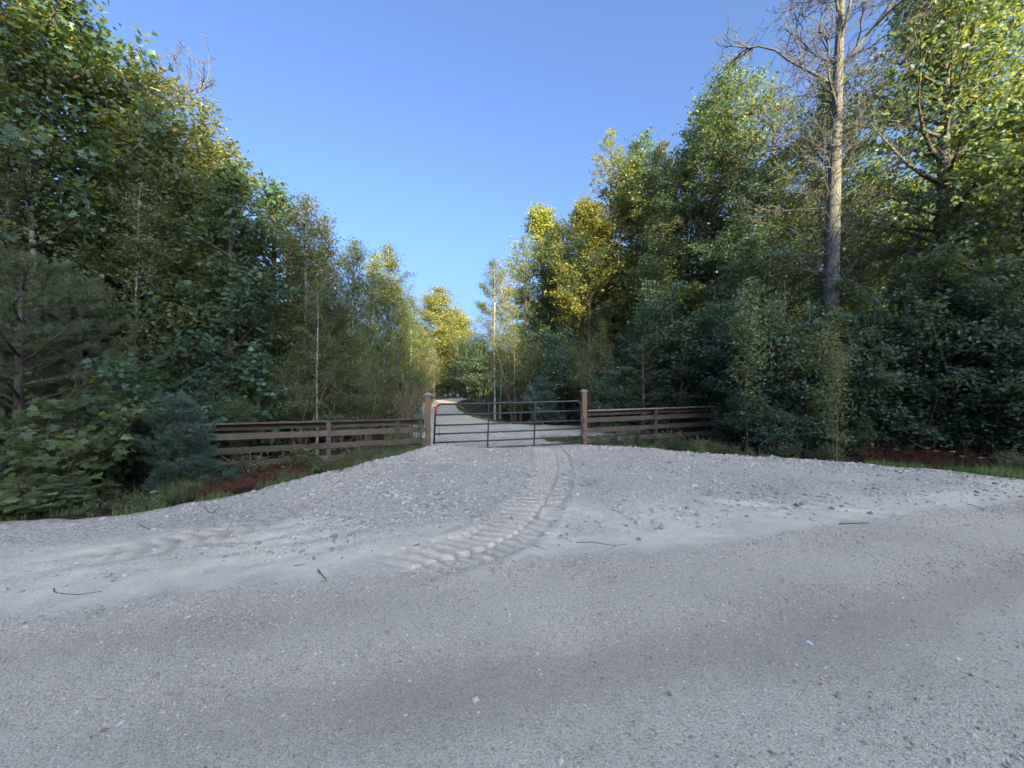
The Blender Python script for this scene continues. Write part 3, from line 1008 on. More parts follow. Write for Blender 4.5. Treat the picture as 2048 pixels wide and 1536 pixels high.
class Plant:
    def __init__(self, seed):
        self.rng = np.random.default_rng(seed)
        self.wood, self.twig, self.leaf = MB(), MB(), MB()
        self.tw = []                                   # p0, p1, weight

    def stem(self, H, r0, wig=.02, lean=(0, 0), base=(0, 0, 0), sides=8, n=9, tip=.010):
        rng = self.rng
        t = np.linspace(0, 1, n)
        off = np.cumsum(rng.normal(0, wig * H / n, (n, 2)), 0)
        off -= off[0]
        p = np.stack([base[0] + off[:, 0] + lean[0] * H * t ** 1.3, base[1] + off[:, 1] + lean[1] * H * t ** 1.3, base[2] + H * t], 1)
        p[0, 2] -= 0.12
        r = r0 * (1 - t) ** .75 + tip
        r[0] *= 1.35
        self.wood.tube(p, r, sides)
        return p, r

    def branches(self, p, r, cb, Rm, prof, n_prim, elev, sub=7, curve=.10, sublen=.40, flat=.25, drop=.12, wood_sides=5, twig_r=.006, clump=.5):
        rng = self.rng
        H = p[-1, 2] - p[0, 2]
        zt = p[:, 2]
        for i in range(n_prim):
            if rng.uniform() < drop:
                continue
            t = ((i + rng.uniform(.2, .8)) / n_prim) ** .92
            z = zt[0] + H * (cb + (1 - cb) * t * .985)
            b = np.array([np.interp(z, zt, p[:, 0]), np.interp(z, zt, p[:, 1]), z])
            rb = np.interp(z, zt, r)
            az = i * 2.39996 + rng.normal(0, .35)
            L = Rm * prof(t) * rng.uniform(.6, 1.22)
            if L < .08:
                continue
            e = elev[0] + (elev[1] - elev[0]) * t + rng.normal(0, .12)
            dv = np.array([math.cos(az) * math.cos(e), math.sin(az) * math.cos(e), math.sin(e)])
            pts = [b]
            ns = 5
            for k in range(ns):
                dv = norm(dv + np.array([0, 0, curve]) * (1 if k < 3 else .4) + rng.normal(0, .10, 3))
                pts.append(pts[-1] + dv * L / ns)
            pts = np.array(pts)
            rad = np.linspace(min(rb * .55, .012 + .018 * L), .004, ns + 1)
            self.twig.tube(pts, rad, wood_sides)
            w = rng.lognormal(0, clump)
            self.tw.append((pts[-2], pts[-1], w))
            nsub = max(2, int(sub * (.5 + .5 * L / Rm)))
            for k in range(nsub):
                f = .18 + .82 * (k + rng.uniform(.1, .9)) / nsub
                q = f * ns
                j = min(int(q), ns - 1)
                s = pts[j] + (pts[j + 1] - pts[j]) * (q - j)
                ad = norm(pts[j + 1] - pts[j])
                sg = (1 if k % 2 else -1) * rng.uniform(.5, 1.25)
                ca, sa = math.cos(sg), math.sin(sg)
                td = np.array([ad[0] * ca - ad[1] * sa, ad[0] * sa + ad[1] * ca, ad[2] * .6 + rng.normal(0, flat)])
                l = L * sublen * (1.15 - .65 * f) * rng.uniform(.6, 1.25) + .06
                e1 = s + norm(td) * l
                e1[2] += rng.normal(0, .05) * l
                self.twig.tube([s, (s + e1) / 2 + rng.normal(0, .03, 3) * l, e1], [twig_r, twig_r * .7, twig_r * .35], 3)
                self.tw.append((s, e1, w))
        self.tw.append((p[-2], p[-1], 1.0))

    def foliage(self, n, size, tpl, spray=.10, droop=.38, tilt=.55, out=.5):
        rng = self.rng
        p0 = np.array([a for a, b, w in self.tw])
        p1 = np.array([b for a, b, w in self.tw])
        w = np.array([c for a, b, c in self.tw]) * (np.linalg.norm(p1 - p0, axis=1) + .05)
        ix = rng.choice(len(w), n, p=w / w.sum())
        f = rng.uniform(0.05, 1.08, (n, 1))
        pos = p0[ix] + (p1[ix] - p0[ix]) * f + rng.normal(0, 1, (n, 3)) * np.array([spray, spray, spray * .55])
        td = norm(p1[ix] - p0[ix])
        d = td * out + rng.normal(0, .55, (n, 3)) * np.array([1, 1, .5]) - np.array([0, 0, droop])
        radial = norm(pos * np.array([1, 1, 0]))
        nr = np.array([0, 0, .6]) + rng.normal(0, tilt, (n, 3)) + td * .25 + radial * .7
        sz = size * rng.uniform(.6, 1.25, n)
        v, t = leaf_faces(rng, pos, d, nr, sz, tpl)
        self.leaf.add(v, None, t)

    def needles(self, per_m, length, n_needle, width, droop=.0):
        """tufts of long needles along every twig"""
        rng = self.rng
        P, D = [], []
        for a, b, w in self.tw:
            L = np.linalg.norm(b - a)
            k = max(2, int(per_m * L))
            f = rng.uniform(.1, 1.0, k)
            f[-1] = 1.0
            P.append(a + (b - a) * f[:, None])
            D.append(np.repeat(norm(b - a)[None], k, 0))
        P, D = np.concatenate(P), np.concatenate(D)
        D = norm(D + np.array([0, 0, .35]))
        n = len(P)
        pos = np.repeat(P, n_needle, 0)
        d = norm(np.repeat(D, n_needle, 0) * .75 + rng.normal(0, .55, (n * n_needle, 3)) - np.array([0, 0, droop]))
        side = norm(np.cross(d, rng.normal(0, 1, d.shape)))
        l = length * rng.uniform(.7, 1.15, len(d))[:, None]
        mid = pos + d * l * .55
        v = np.stack([pos, mid + side * width, pos + d * l, mid - side * width], 1).reshape(-1, 3)
        q = np.arange(len(d) * 4).reshape(-1, 4)
        self.leaf.add(v, q)

    def finish(self, name, leaf_mat, bark_mat):
        v1, q1, t1 = self.wood.arrays()
        v2, q2, t2 = self.twig.arrays()
        n1, n2 = len(q1) + len(t1), len(q2) + len(t2)
        w = new_mesh(name + '_trunk', np.concatenate([v1, v2]), [q1, t1, q2 + len(v1), t2 + len(v1)], True,
                     [M[bark_mat], M['bark' if bark_mat == 'bark_birch' else bark_mat]], np.repeat([0, 1], [n1, n2]))
        l = self.leaf.mesh(name + '_crown', M[leaf_mat], False) if self.leaf.n else None
        zs = np.concatenate(self.wood.v + self.leaf.v)[:, 2]
        PROTO[name] = dict(wood=w, leaf=l, H=float(np.percentile(zs, 99.9)))
        TRI[0] += sum(len(m.loops) - 2 * len(m.polygons) for m in (w, l) if m)


PROTO, TRI = {}, [0]


def pf_round(t):
    return max(.12, math.sin(math.pi * (.16 + .80 * t)) ** .75)


def pf_oval(t):
    return max(.10, math.sin(math.pi * (.10 + .86 * t)) ** .9)


def pf_cone(t):
    return max(.05, (1 - t) ** .8) * (.8 + .2 * min(1, t * 6))


def pf_bottom(t):
    return max(.10, (1 - t) ** .55)


def tree(name, seed, H, r0, cb, Rm, prof, n_prim, elev, n_leaf, size, tpl, lm, bm, **kw):
    pl = Plant(seed)
    fk = {k: kw.pop(k) for k in ('spray', 'droop', 'tilt', 'out') if k in kw}
    p, r = pl.stem(H, r0, kw.pop('wig', .02), kw.pop('lean', (0, 0)))
    pl.branches(p, r, cb, Rm, prof, n_prim, elev, **kw)
    pl.foliage(n_leaf, size, tpl, **fk)
    pl.finish(name, lm, bm)


def bush(name, seed, H, stems, spread, Rm, n_prim, n_leaf, size, tpl, lm, bm='bark', cb=.12, elev=(.3, .9), rad=1.0, **fk):
    pl = Plant(seed)
    rng = pl.rng
    for k in range(stems):
        a = k * 2.4 + rng.uniform(-.4, .4)
        h = H * (1.0 if k == 0 else rng.uniform(.55, .95))
        s = spread * rng.uniform(.5, 1.1) * (0 if k == 0 else 1)
        p, r = pl.stem(h, (.012 + .008 * H) * rad, .03 if rad == 1 else .06, (math.cos(a) * s / h, math.sin(a) * s / h), (math.cos(a) * s * .18, math.sin(a) * s * .18, 0), 6, 7, .004)
        pl.branches(p, r, cb, Rm, pf_oval, n_prim, elev, sub=6, curve=.06, sublen=.5, twig_r=.004)
    pl.foliage(n_leaf, size, tpl, **fk)
    pl.finish(name, lm, bm)


def pine(name, seed, H, r0, Rm, whorl, lm, length, n_needle, width, per_m, cb=.06, prof=pf_cone, elev=(.12, .75), bm='bark', sub=7, drop=.1, curve=.06, droop=0.0):
    pl = Plant(seed)
    p, r = pl.stem(H, r0, .006)
    pl.branches(p, r, cb, Rm, prof, whorl, elev, sub=sub, curve=curve, sublen=.45, flat=.16, drop=drop)
    pl.needles(per_m, length, n_needle, width, droop)
    pl.finish(name, lm, bm)


mp, ok_, ov, dm = T_MAPLE(), T_OAK(), T_OVAL(), T_DIAMOND()
tree('maple_a', 1, 10, .17, .10, 2.7, pf_round, 62, (.05, 1.0), 13500, .115, mp, 'maple', 'bark', sub=9, spray=.15)
tree('maple_b', 2, 9, .14, .14, 2.3, pf_round, 54, (.10, 1.0), 11500, .112, mp, 'maple', 'bark', sub=9, spray=.14)
tree('oak_a', 3, 8, .13, .07, 2.3, pf_bottom, 54, (.05, .95), 10500, .135, ok_, 'oak', 'bark', sub=9, spray=.15)
tree('oak_b', 4, 12, .20, .26, 2.9, pf_round, 58, (.15, 1.0), 12500, .128, ok_, 'oak', 'bark', sub=9, lean=(.06, 0), spray=.15, drop=.22)
tree('birch_a', 5, 7.5, .05, .07, 1.35, pf_oval, 74, (.40, 1.15), 17000, .070, dm, 'birch', 'bark_birch', sub=9, wig=.03, spray=.12, droop=.6, drop=.08)
tree('birch_b', 6, 7.0, .045, .05, 1.30, pf_bottom, 70, (.35, 1.15), 16000, .070, dm, 'birch', 'bark_birch', sub=9, wig=.03, lean=(.05, .0), spray=.12, droop=.6, drop=.08)
tree('birch_c', 7, 9, .06, .34, 1.4, pf_oval, 48, (.5, 1.15), 8000, .075, dm, 'birch', 'bark_birch', sub=7, wig=.06, spray=.12, droop=.6)
tree('tall_a', 8, 16, .18, .20, 4.0, pf_round, 74, (.10, 1.05), 24000, .165, dm, 'maple', 'bark', sub=11, drop=.2, spray=.20, clump=.8)
tree('tall_b', 9, 15, .16, .18, 3.5, pf_oval, 72, (.15, 1.1), 22000, .16, dm, 'oak', 'bark', sub=11, drop=.2, spray=.20, lean=(-.03, .02), clump=.8)
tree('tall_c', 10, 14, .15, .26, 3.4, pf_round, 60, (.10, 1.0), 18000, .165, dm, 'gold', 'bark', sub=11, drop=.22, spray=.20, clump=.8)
tree('tall_d', 12, 15, .18, .08, 4.4, pf_bottom, 84, (.05, 1.0), 28000, .17, dm, 'maple', 'bark', sub=11, drop=.1, spray=.26)
bush('bush_a', 20, 3.6, 6, .9, .75, 15, 8500, .082, ov, 'hazel')
bush('bush_b', 21, 4.2, 5, .8, .80, 17, 8500, .090, ov, 'hazel', tilt=.45)
bush('bush_c', 22, 2.0, 6, .7, .50, 10, 3600, .085, ov, 'hazel')
bush('bush_d', 23, 3.2, 6, .8, .65, 14, 9000, .050, dm, 'birch', 'bark_twig')
bush('maple_bush', 24, 1.7, 6, .8, .50, 9, 1500, .115, mp, 'pale')
bush('maple_sap', 25, 2.6, 4, .6, .60, 11, 2000, .125, mp, 'maple')
bush('bigleaf', 26, .75, 6, .5, .30, 5, 260, .15, ov, 'pale')
bush('sapling', 27, 2.4, 1, 0,   .30, 30, 1700, .055, ov, 'pale', 'bark_twig', cb=.2, elev=(.6, 1.1), rad=.4)
bush('weed', 28, .55, 5, .25, .12, 6, 420, .045, dm, 'pale', 'bark_twig')
pine('pine_big', 30, 5.2, .10, 2.5, 52, 'needle', .125, 26, .0034, 15, prof=pf_bottom, elev=(.05, .7), sub=9)
pine('pine_young', 31, 1.6, .03, .85, 48, 'blue_needle', .11, 32, .0032, 24, cb=.05, prof=pf_bottom, elev=(.25, .95), sub=6)
pine('pine_mid', 32, 4.5, .07, 1.4, 48, 'needle', .11, 18, .0030, 12, prof=pf_cone, elev=(.15, .8), sub=7)
pine('pine_tall', 33, 17, .20, 3.1, 80, 'needle', .20, 15, .010, 9, cb=.24, prof=pf_bottom, elev=(.0, .7), sub=8, drop=.15)


def dead_tree(name, seed, H, r0, limbs, n_small, wood='bark_dead', lean=(.05, .02)):
    """a bare trunk with forking limbs and fine twigs; limbs: (height fraction, azimuth, elevation, length)"""
    pl = Plant(seed)
    rng = pl.rng
    p, r = pl.stem(H, r0, .008, lean, sides=14, n=15, tip=.03)
    def grow(b, dv, L, rad, lev):
        ns = 6 if lev < 2 else 4
        pts = [b]
        for k in range(ns):
            dv = norm(dv + rng.normal(0, .16 + .05 * lev, 3) + np.array([0, 0, .05]))
            pts.append(pts[-1] + dv * L / ns)
        pts = np.array(pts)
        pl.wood.tube(pts, np.linspace(rad, max(rad * .35, .0055), ns + 1), 6 if lev < 2 else 3)
        if lev >= 3:
            return
        for k in range([9, 6, 4][lev]):
            q = ns * rng.uniform(.25, 1.0)
            j = min(int(q), ns - 1)
            s = pts[j] + (pts[j + 1] - pts[j]) * (q - j)
            grow(s, norm(norm(pts[j + 1] - pts[j]) + rng.normal(0, .6, 3)), L * rng.uniform(.28, .5), max(rad * .42, .0065), lev + 1)
    for f, az, e, L in limbs:
        z = p[0, 2] + H * f
        b = np.array([np.interp(z, p[:, 2], p[:, 0]), np.interp(z, p[:, 2], p[:, 1]), z])
        grow(b, np.array([math.cos(az) * math.cos(e), math.sin(az) * math.cos(e), math.sin(e)]), L, .014 + .011 * L, 0)
    for k in range(n_small):
        z = p[0, 2] + H * rng.uniform(.28, 1.0)
        b = np.array([np.interp(z, p[:, 2], p[:, 0]), np.interp(z, p[:, 2], p[:, 1]), z])
        az = rng.uniform(0, 6.28)
        grow(b, norm(np.array([math.cos(az), math.sin(az), rng.uniform(-.2, .9)])), rng.uniform(.7, 2.4), .012, 1)
    pl.finish(name, 'maple', wood)


dead_tree('dead_big', 40, 16.5, .215, [(.66, 2.8, .95, 3.4), (.66, .25, .95, 4.4), (.78, 3.5, .9, 3.0), (.86, .7, .9, 2.8), (.74, -1.2, .8, 2.8), (.55, 1.8, .6, 2.2), (.92, 2.4, 1.0, 2.4), (.70, 1.2, .9, 2.8), (.60, -2.4, .6, 2.4)], 120, lean=(.045, .0))
dead_tree('dead_thin', 41, 13, .12, [(.62, .3, .8, 3.4), (.75, .1, .5, 3.2), (.8, 2.6, .7, 2.5), (.9, 1.2, .9, 2.4), (.84, -.6, .5, 2.5)], 8, lean=(.06, 0))
bare = Plant(42)
for k in range(12):
    a = k * 2.4
    p_, r_ = bare.stem(bare.rng.uniform(.8, 1.7), .009, .05, (math.cos(a) * .25, math.sin(a) * .25), (math.cos(a) * .12, math.sin(a) * .12, 0), 4, 6, .002)
    bare.branches(p_, r_, .3, .35, pf_oval, 7, (.5, 1.1), sub=4, twig_r=.003)
bare.foliage(90, .045, dm, spray=.05)
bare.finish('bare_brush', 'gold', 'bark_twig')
print('proto tris', TRI[0])


# ------------------------------------------------------------------ placing plants
PRNG = random.Random(77)
SPREAD = {}


def plant(proto, name, px, D, top, label, cat='tree', group=None, rz=None, wide=1.0, leaf_mat=None, sink=0.0):
    """stand a plant on the ground at depth D under picture column px, tall enough to reach row `top`"""
    pr = PROTO[proto]
    p = at_depth(px, top, D)
    z0 = gz(p[0], D) - sink
    s = (p[2] - z0) / pr['H']
    o = empty(name, (p[0], D, z0), PRNG.uniform(0, 6.28) if rz is None else rz, label, cat, group)
    o.scale = (s * wide, s * wide, s)
    link('trunk' if cat in ('tree', 'sapling') else 'stems', pr['wood'], o)
    if pr['leaf']:
        c = link('crown' if cat in ('tree', 'sapling') else 'foliage', pr['leaf'], o)
        if leaf_mat:
            c.material_slots[0].link = 'OBJECT'
            c.material_slots[0].material = M[leaf_mat]
        tag(c, kind='stuff')
    return o


T = plant
GLW, GRW = 'woods edge left of the drive', 'woods right of the drive'
GSR, GSL = 'shrubs along the right verge', 'shrubs behind the left fence'
# --- left, from the picture's edge towards the gate
T('maple_a', 'maple_tree', 45, 8.4, -170, 'tallest maple at the far left edge, crown running out of the picture top', group=GLW)
T('maple_b', 'maple_tree', 140, 9.8, 0, 'tall dark maple whose sunlit crown edge meets the sky at upper left', group=GLW)
T('dead_thin', 'dead_tree', 225, 12.5, 25, 'bare pale dead tree with sunlit forked branches above the left treetops', rz=.2)
T('birch_a', 'birch_tree', 312, 10.6, 140, 'slender dark-leaved tree with pointed top beside the bare dead branches at left', group=GLW, wide=1.25)
T('maple_b', 'maple_tree', 250, 11.2, 200, 'dense maple behind the left pine boughs, below the dead branches', group=GLW, rz=2.0)
T('birch_b', 'birch_tree', 395, 11.4, 225, 'narrow leafy tree, second peak right of the dead branches on the left skyline', group=GLW, wide=1.3)
T('oak_a', 'oak_tree', 470, 10.9, 330, 'broad dark oak with drooping lobed leaves over the left fence', group=GLW, wide=1.1)
T('birch_c', 'birch_tree', 272, 9.6, 330, 'thin birch with a bare white trunk in front of the dark left maples', group=GLW)
T('maple_b', 'maple_tree', 440, 14.5, 275, 'tree with a thin yellow-lit tip standing behind the broad left oak', group=GLW, leaf_mat='birch')
T('oak_a', 'oak_tree', 545, 12.6, 365, 'oak right of the broad one, its twiggy crown ending at a notch of sky', group=GLW, rz=4.0)
T('birch_a', 'birch_tree', 612, 11.6, 392, 'tallest feathery birch of the left row, first right of the oaks', group=GLW, rz=1.0, wide=1.1)
T('birch_b', 'birch_tree', 668, 13.0, 440, 'second feathery grey-green birch of the left row counted from the oaks', group=GLW)
T('birch_a', 'birch_tree', 708, 14.6, 478, 'third birch of the left row, thin top just left of the yellow-lit crowns', group=GLW, rz=3.0)
T('birch_c', 'birch_tree', 638, 10.9, 560, 'small birch with leaning pale stem behind the middle of the left fence', group=GLW, rz=.5)
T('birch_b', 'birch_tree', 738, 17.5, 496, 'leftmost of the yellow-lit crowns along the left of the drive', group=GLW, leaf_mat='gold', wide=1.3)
T('birch_a', 'birch_tree', 778, 19.5, 490, 'tall narrow yellow-lit tree forming a spike on the left skyline', group=GLW, leaf_mat='birch', rz=5.0)
T('birch_b', 'birch_tree', 806, 23, 555, 'leafy tree stepping down right of the yellow spike on the left', group=GLW, leaf_mat='birch', rz=2.2, wide=1.2)
T('birch_a', 'birch_tree', 822, 27, 592, 'last leafy tree of the left row before the glowing far tree', group=GLW, rz=.7, wide=1.2)
T('bush_d', 'leafy_shrub', 836, 30, 660, 'dark leafy shrub on the left verge where the drive climbs away', 'shrub')
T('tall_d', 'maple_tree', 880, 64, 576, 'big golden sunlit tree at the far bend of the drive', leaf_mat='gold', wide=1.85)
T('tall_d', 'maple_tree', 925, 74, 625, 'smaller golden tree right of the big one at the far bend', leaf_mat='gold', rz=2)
T('pine_mid', 'pine_tree', 868, 54, 700, 'dark far pine at the left of the bend, above the crest of the drive', wide=1.2)
T('pine_mid', 'pine_tree', 905, 60, 715, 'dark far pine in the middle of the bend under the golden tree', wide=1.3, rz=1)
T('pine_mid', 'pine_tree', 768, 15.4, 640, 'dark young pine with drooping boughs left of the gate post, by the drive', group='young pines near the gate')
T('pine_mid', 'pine_tree', 715, 12.0, 790, 'small pine peeping over the left fence near the gate', rz=2.5, group='young pines near the gate', wide=1.3)
T('pine_big', 'pine_tree', 45, 6.7, 500, 'large soft-needled pine at the left edge with sunlit lower boughs', wide=1.0, rz=.4)
T('pine_big', 'pine_tree', 165, 8.0, 545, 'soft-needled pine beside the large one at left, deep in shade', wide=.8, rz=2.4)
T('pine_young', 'pine_tree', 362, 6.9, 785, 'bushy blue-green young pine standing in front of the left fence end')
T('maple_bush', 'maple_shrub', 95, 5.9, 800, 'light green maple shrub at the lower left, level with the verge grass', 'shrub', wide=1.25)
T('maple_sap', 'maple_shrub', 225, 6.7, 705, 'dark maple sapling between the light green maple shrub and the young pine', 'shrub')
T('maple_sap', 'maple_shrub', 300, 8.0, 730, 'dark maple sapling just behind the blue-green young pine', 'shrub', rz=2.0)
T('bigleaf', 'broadleaf_plant', 40, 5.0, 945, 'low broad-leaved plant at the extreme lower left of the verge', 'plant', wide=1.5)
T('bigleaf', 'broadleaf_plant', 110, 5.25, 965, 'low broad-leaved plant in the grass below the light green maple shrub', 'plant', rz=1.0, wide=1.4)
T('bush_d', 'leafy_shrub', 478, 9.1, 790, 'small-leaved shrub at the left end of the visible fence', 'shrub', group=GSL, wide=1.0)
T('maple_sap', 'maple_shrub', 515, 10.1, 700, 'maple sapling hanging over the top rail of the left fence', 'shrub', group=GSL, rz=1)
T('bush_d', 'leafy_shrub', 600, 10.8, 700, 'small-leaved grey-green shrub behind the middle post of the left fence', 'shrub', group=GSL, rz=3, wide=1.2)
T('bush_d', 'leafy_shrub', 672, 12.2, 690, 'tall small-leaved shrub behind the left fence, right of its middle post', 'shrub', group=GSL, rz=4, wide=1.2)
T('bush_d', 'leafy_shrub', 735, 13.6, 705, 'small-leaved shrub under the dark young pine by the drive', 'shrub', group=GSL, rz=5, wide=1.2)
T('bush_b', 'leafy_shrub', 560, 11.8, 640, 'deep-shade shrub under the left oaks', 'shrub', group=GSL)
T('bush_b', 'leafy_shrub', 420, 10.2, 650, 'deep-shade shrub between the young pine and the left oaks', 'shrub', group=GSL, rz=2)
T('bush_d', 'leafy_shrub', 795, 18.5, 690, 'leafy shrub at the foot of the yellow spike, left of the drive', 'shrub', group=GSL, rz=.3, wide=1.1)
T('bush_d', 'leafy_shrub', 815, 22.5, 710, 'leafy shrub farther up the left side of the drive', 'shrub', group=GSL, rz=1.3, wide=1.1)
T('bare_brush', 'bare_brush', 832, 12.9, 765, 'bare reddish brush behind the left gate post', 'brush', wide=1.2)
T('bare_brush', 'bare_brush', 815, 14.2, 760, 'bare twiggy brush just left of the one behind the gate post', 'brush', wide=1.2, rz=2)
T('sapling', 'thin_sapling', 840, 10.35, 800, 'thin dark-stemmed sapling in front of the fence next to the latch post', 'sapling', wide=.8, leaf_mat='hazel')
T('sapling', 'thin_sapling', 795, 10.0, 838, 'thin leafy sapling in front of the left fence, a step from the gate', 'sapling', wide=.9, rz=1)

# --- right of the drive, far to near
T('bush_d', 'leafy_shrub', 948, 47, 655, 'dark rounded tree mass right of the far bend', 'shrub', wide=1.3)
T('bush_b', 'leafy_shrub', 930, 52, 690, 'low dark shrub where the drive disappears to the right', 'shrub', wide=1.3)
T('bush_b', 'leafy_shrub', 962, 36, 668, 'dark shrub on the right bank of the drive, left of the white birch', 'shrub', wide=1.3, rz=1)
T('birch_c', 'birch_tree', 990, 21.5, 518, 'slender birch with thin white twin stems right of the drive', group=GRW, rz=.3)
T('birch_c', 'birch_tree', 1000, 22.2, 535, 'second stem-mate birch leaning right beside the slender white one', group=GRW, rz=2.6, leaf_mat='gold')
T('pine_tall', 'pine_tree', 1052, 30, 470, 'dark-boughed tall pine at the left end of the right-hand woods', group=GRW)
T('tall_c', 'oak_tree', 1085, 33, 412, 'golden-topped tree above the dark-boughed pine, right of the gap of sky', group=GRW)
T('tall_b', 'oak_tree', 1128, 32, 448, 'open-crowned dark tree with bare stems between the golden tops', group=GRW)
T('tall_c', 'oak_tree', 1160, 33, 430, 'yellow open crown low on the skyline left of the tall sunlit pine', group=GRW, rz=2)
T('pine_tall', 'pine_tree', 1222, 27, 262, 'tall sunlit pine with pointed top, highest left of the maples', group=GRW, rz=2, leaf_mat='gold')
T('tall_c', 'maple_tree', 1178, 25, 400, 'brilliant yellow-lit maple, leftmost of the two facing the drive', group=GRW, rz=1)
T('tall_c', 'maple_tree', 1262, 25.5, 330, 'brilliant yellow-lit maple, right of the pointed pine', group=GRW, rz=3.2)
T('tall_b', 'maple_tree', 1305, 26, 275, 'tall maple with yellow tip between pointed pine and dark maples', group=GRW, rz=1)
T('pine_tall', 'pine_tree', 1330, 24, 285, 'dark layered pine rising behind the dense tree above the right fence', group=GRW, rz=1.1, wide=1.2)
T('tall_a', 'maple_tree', 1375, 22, 300, 'dark full maple standing over the right fence', group=GRW)
T('tall_d', 'maple_tree', 1330, 20.5, 400, 'dark dense tree in front of the full maple above the right fence', group=GRW, rz=1.4, wide=.9)
T('pine_tall', 'pine_tree', 1425, 20.5, 200, 'dark layered pine whose left edge steps up the right skyline', group=GRW, rz=2, wide=1.25)
T('tall_b', 'maple_tree', 1492, 19, 128, 'tall maple with sunlit upper boughs left of the big dead trunk', group=GRW, rz=.6)
T('pine_tall', 'pine_tree', 1545, 21, 190, 'layered pine filling the skyline just left of the big dead trunk', group=GRW, rz=4.4, wide=1.2)
T('tall_a', 'maple_tree', 1655, 17, 148, 'leafy maple directly behind the big dead trunk', group=GRW, rz=4, wide=.72)
T('dead_big', 'dead_tree', 1640, 11.6, -260, 'huge grey dead tree with bare spreading limbs running out of the picture top', rz=0)
T('tall_b', 'maple_tree', 1745, 20, 330, 'dark low-crowned tree in the dip right of the big dead trunk', group=GRW, rz=2)
T('oak_b', 'oak_tree', 1858, 11.2, -90, 'leaning oak with visible forked trunk at the upper right', group=GRW, rz=0)
T('oak_b', 'oak_tree', 1985, 12.4, -160, 'oak nearest the right edge, crown running out of the picture top', group=GRW, rz=2.4)
T('tall_d', 'maple_tree', 1835, 16.5, 360, 'dense dark tree behind the foot of the leaning oak', group=GRW, rz=2.2, wide=.8)
T('maple_b', 'maple_tree', 2040, 9.6, 180, 'dark maple at the right edge under the oaks', group=GRW, rz=.8)
T('tall_c', 'maple_tree', 1925, 21, 250, 'golden-lit tree glimpsed between the leaning oak and the right edge', group=GRW, rz=.2)
# --- middle layer behind the right fence
T('bush_d', 'leafy_shrub', 1032, 20.5, 640, 'grey-green shrub right of the white birch, behind the gate', 'shrub', wide=1.1)
T('bush_a', 'leafy_shrub', 1078, 22.5, 650, 'dark shrub behind the small blue-green pine beyond the gate', 'shrub', wide=1.2)
T('bush_a', 'leafy_shrub', 1132, 18.5, 650, 'rounded shrub behind the right end of the gate', 'shrub', wide=1.1, rz=1)
T('bush_d', 'leafy_shrub', 1180, 16.8, 660, 'grey-green shrub rising behind the hinge post', 'shrub', wide=1.1, rz=2)
T('bush_a', 'leafy_shrub', 1225, 14.6, 720, 'low rounded shrub close behind the right fence next to the hinge post', 'shrub', wide=1.2, rz=4)
T('birch_b', 'birch_tree', 1200, 17.5, 640, 'thin pale sapling birch among the shrubs right of the hinge post', group=GRW)
T('pine_mid', 'pine_tree', 1285, 14.0, 678, 'soft green pine behind the middle of the right fence', group='young pines near the gate', wide=1.2)
T('pine_young', 'pine_tree', 1084, 17.6, 752, 'small blue-green pine beyond the gate, seen over its top rail')
T('bush_b', 'leafy_shrub', 1345, 14.2, 570, 'tall shrub over the right fence, left of where the fence vanishes', 'shrub')
T('bush_b', 'leafy_shrub', 1300, 17.5, 560, 'tall dark shrub behind the soft green pine', 'shrub', rz=2)
T('bush_a', 'leafy_shrub', 1425, 14.2, 600, 'dense shrub where the right fence vanishes into leaves', 'shrub', rz=1)
# --- the wall of shrubs on the right
wall = [('bush_b', 1490, 12.4, 560, 'first tall shrub right of the fence end'), ('bush_a', 1535, 11.3, 590, 'shrub below the sunlit maple, second right of the fence end'),
        ('bush_d', 1572, 10.9, 560, 'fine-leaved shrub left of the foot of the big dead trunk'), ('bush_a', 1620, 10.6, 600, 'shrub hiding the foot of the big dead trunk'),
        ('bush_b', 1690, 11.4, 560, 'tall shrub just right of the foot of the big dead trunk'), ('bush_a', 1748, 10.4, 590, 'shrub between the big dead trunk and the leaning oak'),
        ('bush_b', 1808, 11.0, 520, 'tall shrub left of the foot of the leaning oak'), ('bush_b', 1872, 10.0, 500, 'broad-leaved tall shrub in front of the leaning oak'),
        ('bush_a', 1940, 9.5, 540, 'tall shrub second from the right edge'), ('bush_b', 2010, 9.0, 520, 'tall shrub at the right edge'), ('bush_b', 2075, 8.6, 500, 'tall shrub cut by the right edge')]
for k, (pr, px, D, top, lb) in enumerate(wall):
    T(pr, 'leafy_shrub', px, D, top, lb, 'shrub', GSR, rz=k * 1.3, wide=.95)
low = [(1462, 11.8, 800), (1512, 10.5, 775), (1548, 9.8, 815), (1600, 10.0, 770), (1655, 9.7, 845), (1712, 10.0, 830), (1770, 10.2, 745), (1838, 10.0, 738), (1900, 9.8, 790), (1958, 9.4, 780), (2028, 9.0, 800)]
low_lb = ['low shrub over the last visible boards of the right fence', 'low leafy shrub right of the fence end, at the gravel edge', 'low shrub under the fine-leaved one at the right verge', 'knee-high shrub left of the thin pale sapling',
          'low broad-leaved shrub at the foot of the thin pale sapling', 'low shrub just left of the red-brown ferns', 'bluish broad-leaved shrub above the left end of the red-brown ferns', 'bluish broad-leaved shrub above the middle of the red-brown ferns',
          'low dark shrub above the right end of the red-brown ferns', 'low shrub behind the white flowers near the right edge', 'low shrub at the right edge above the bright grass']
for k, ((px, D, top), lb) in enumerate(zip(low, low_lb)):
    T('bush_c', 'low_shrub', px, D, top, lb, 'shrub', GSR, rz=k * 2.1, wide=1.15)
T('sapling', 'thin_sapling', 1668, 8.75, 650, 'thin pale-leaved sapling standing alone in front of the right shrubs', 'sapling', wide=.75)
T('sapling', 'thin_sapling', 1490, 10.2, 560, 'pale-leaved sapling rising among the shrubs right of the fence end', 'sapling', wide=.8, rz=1)
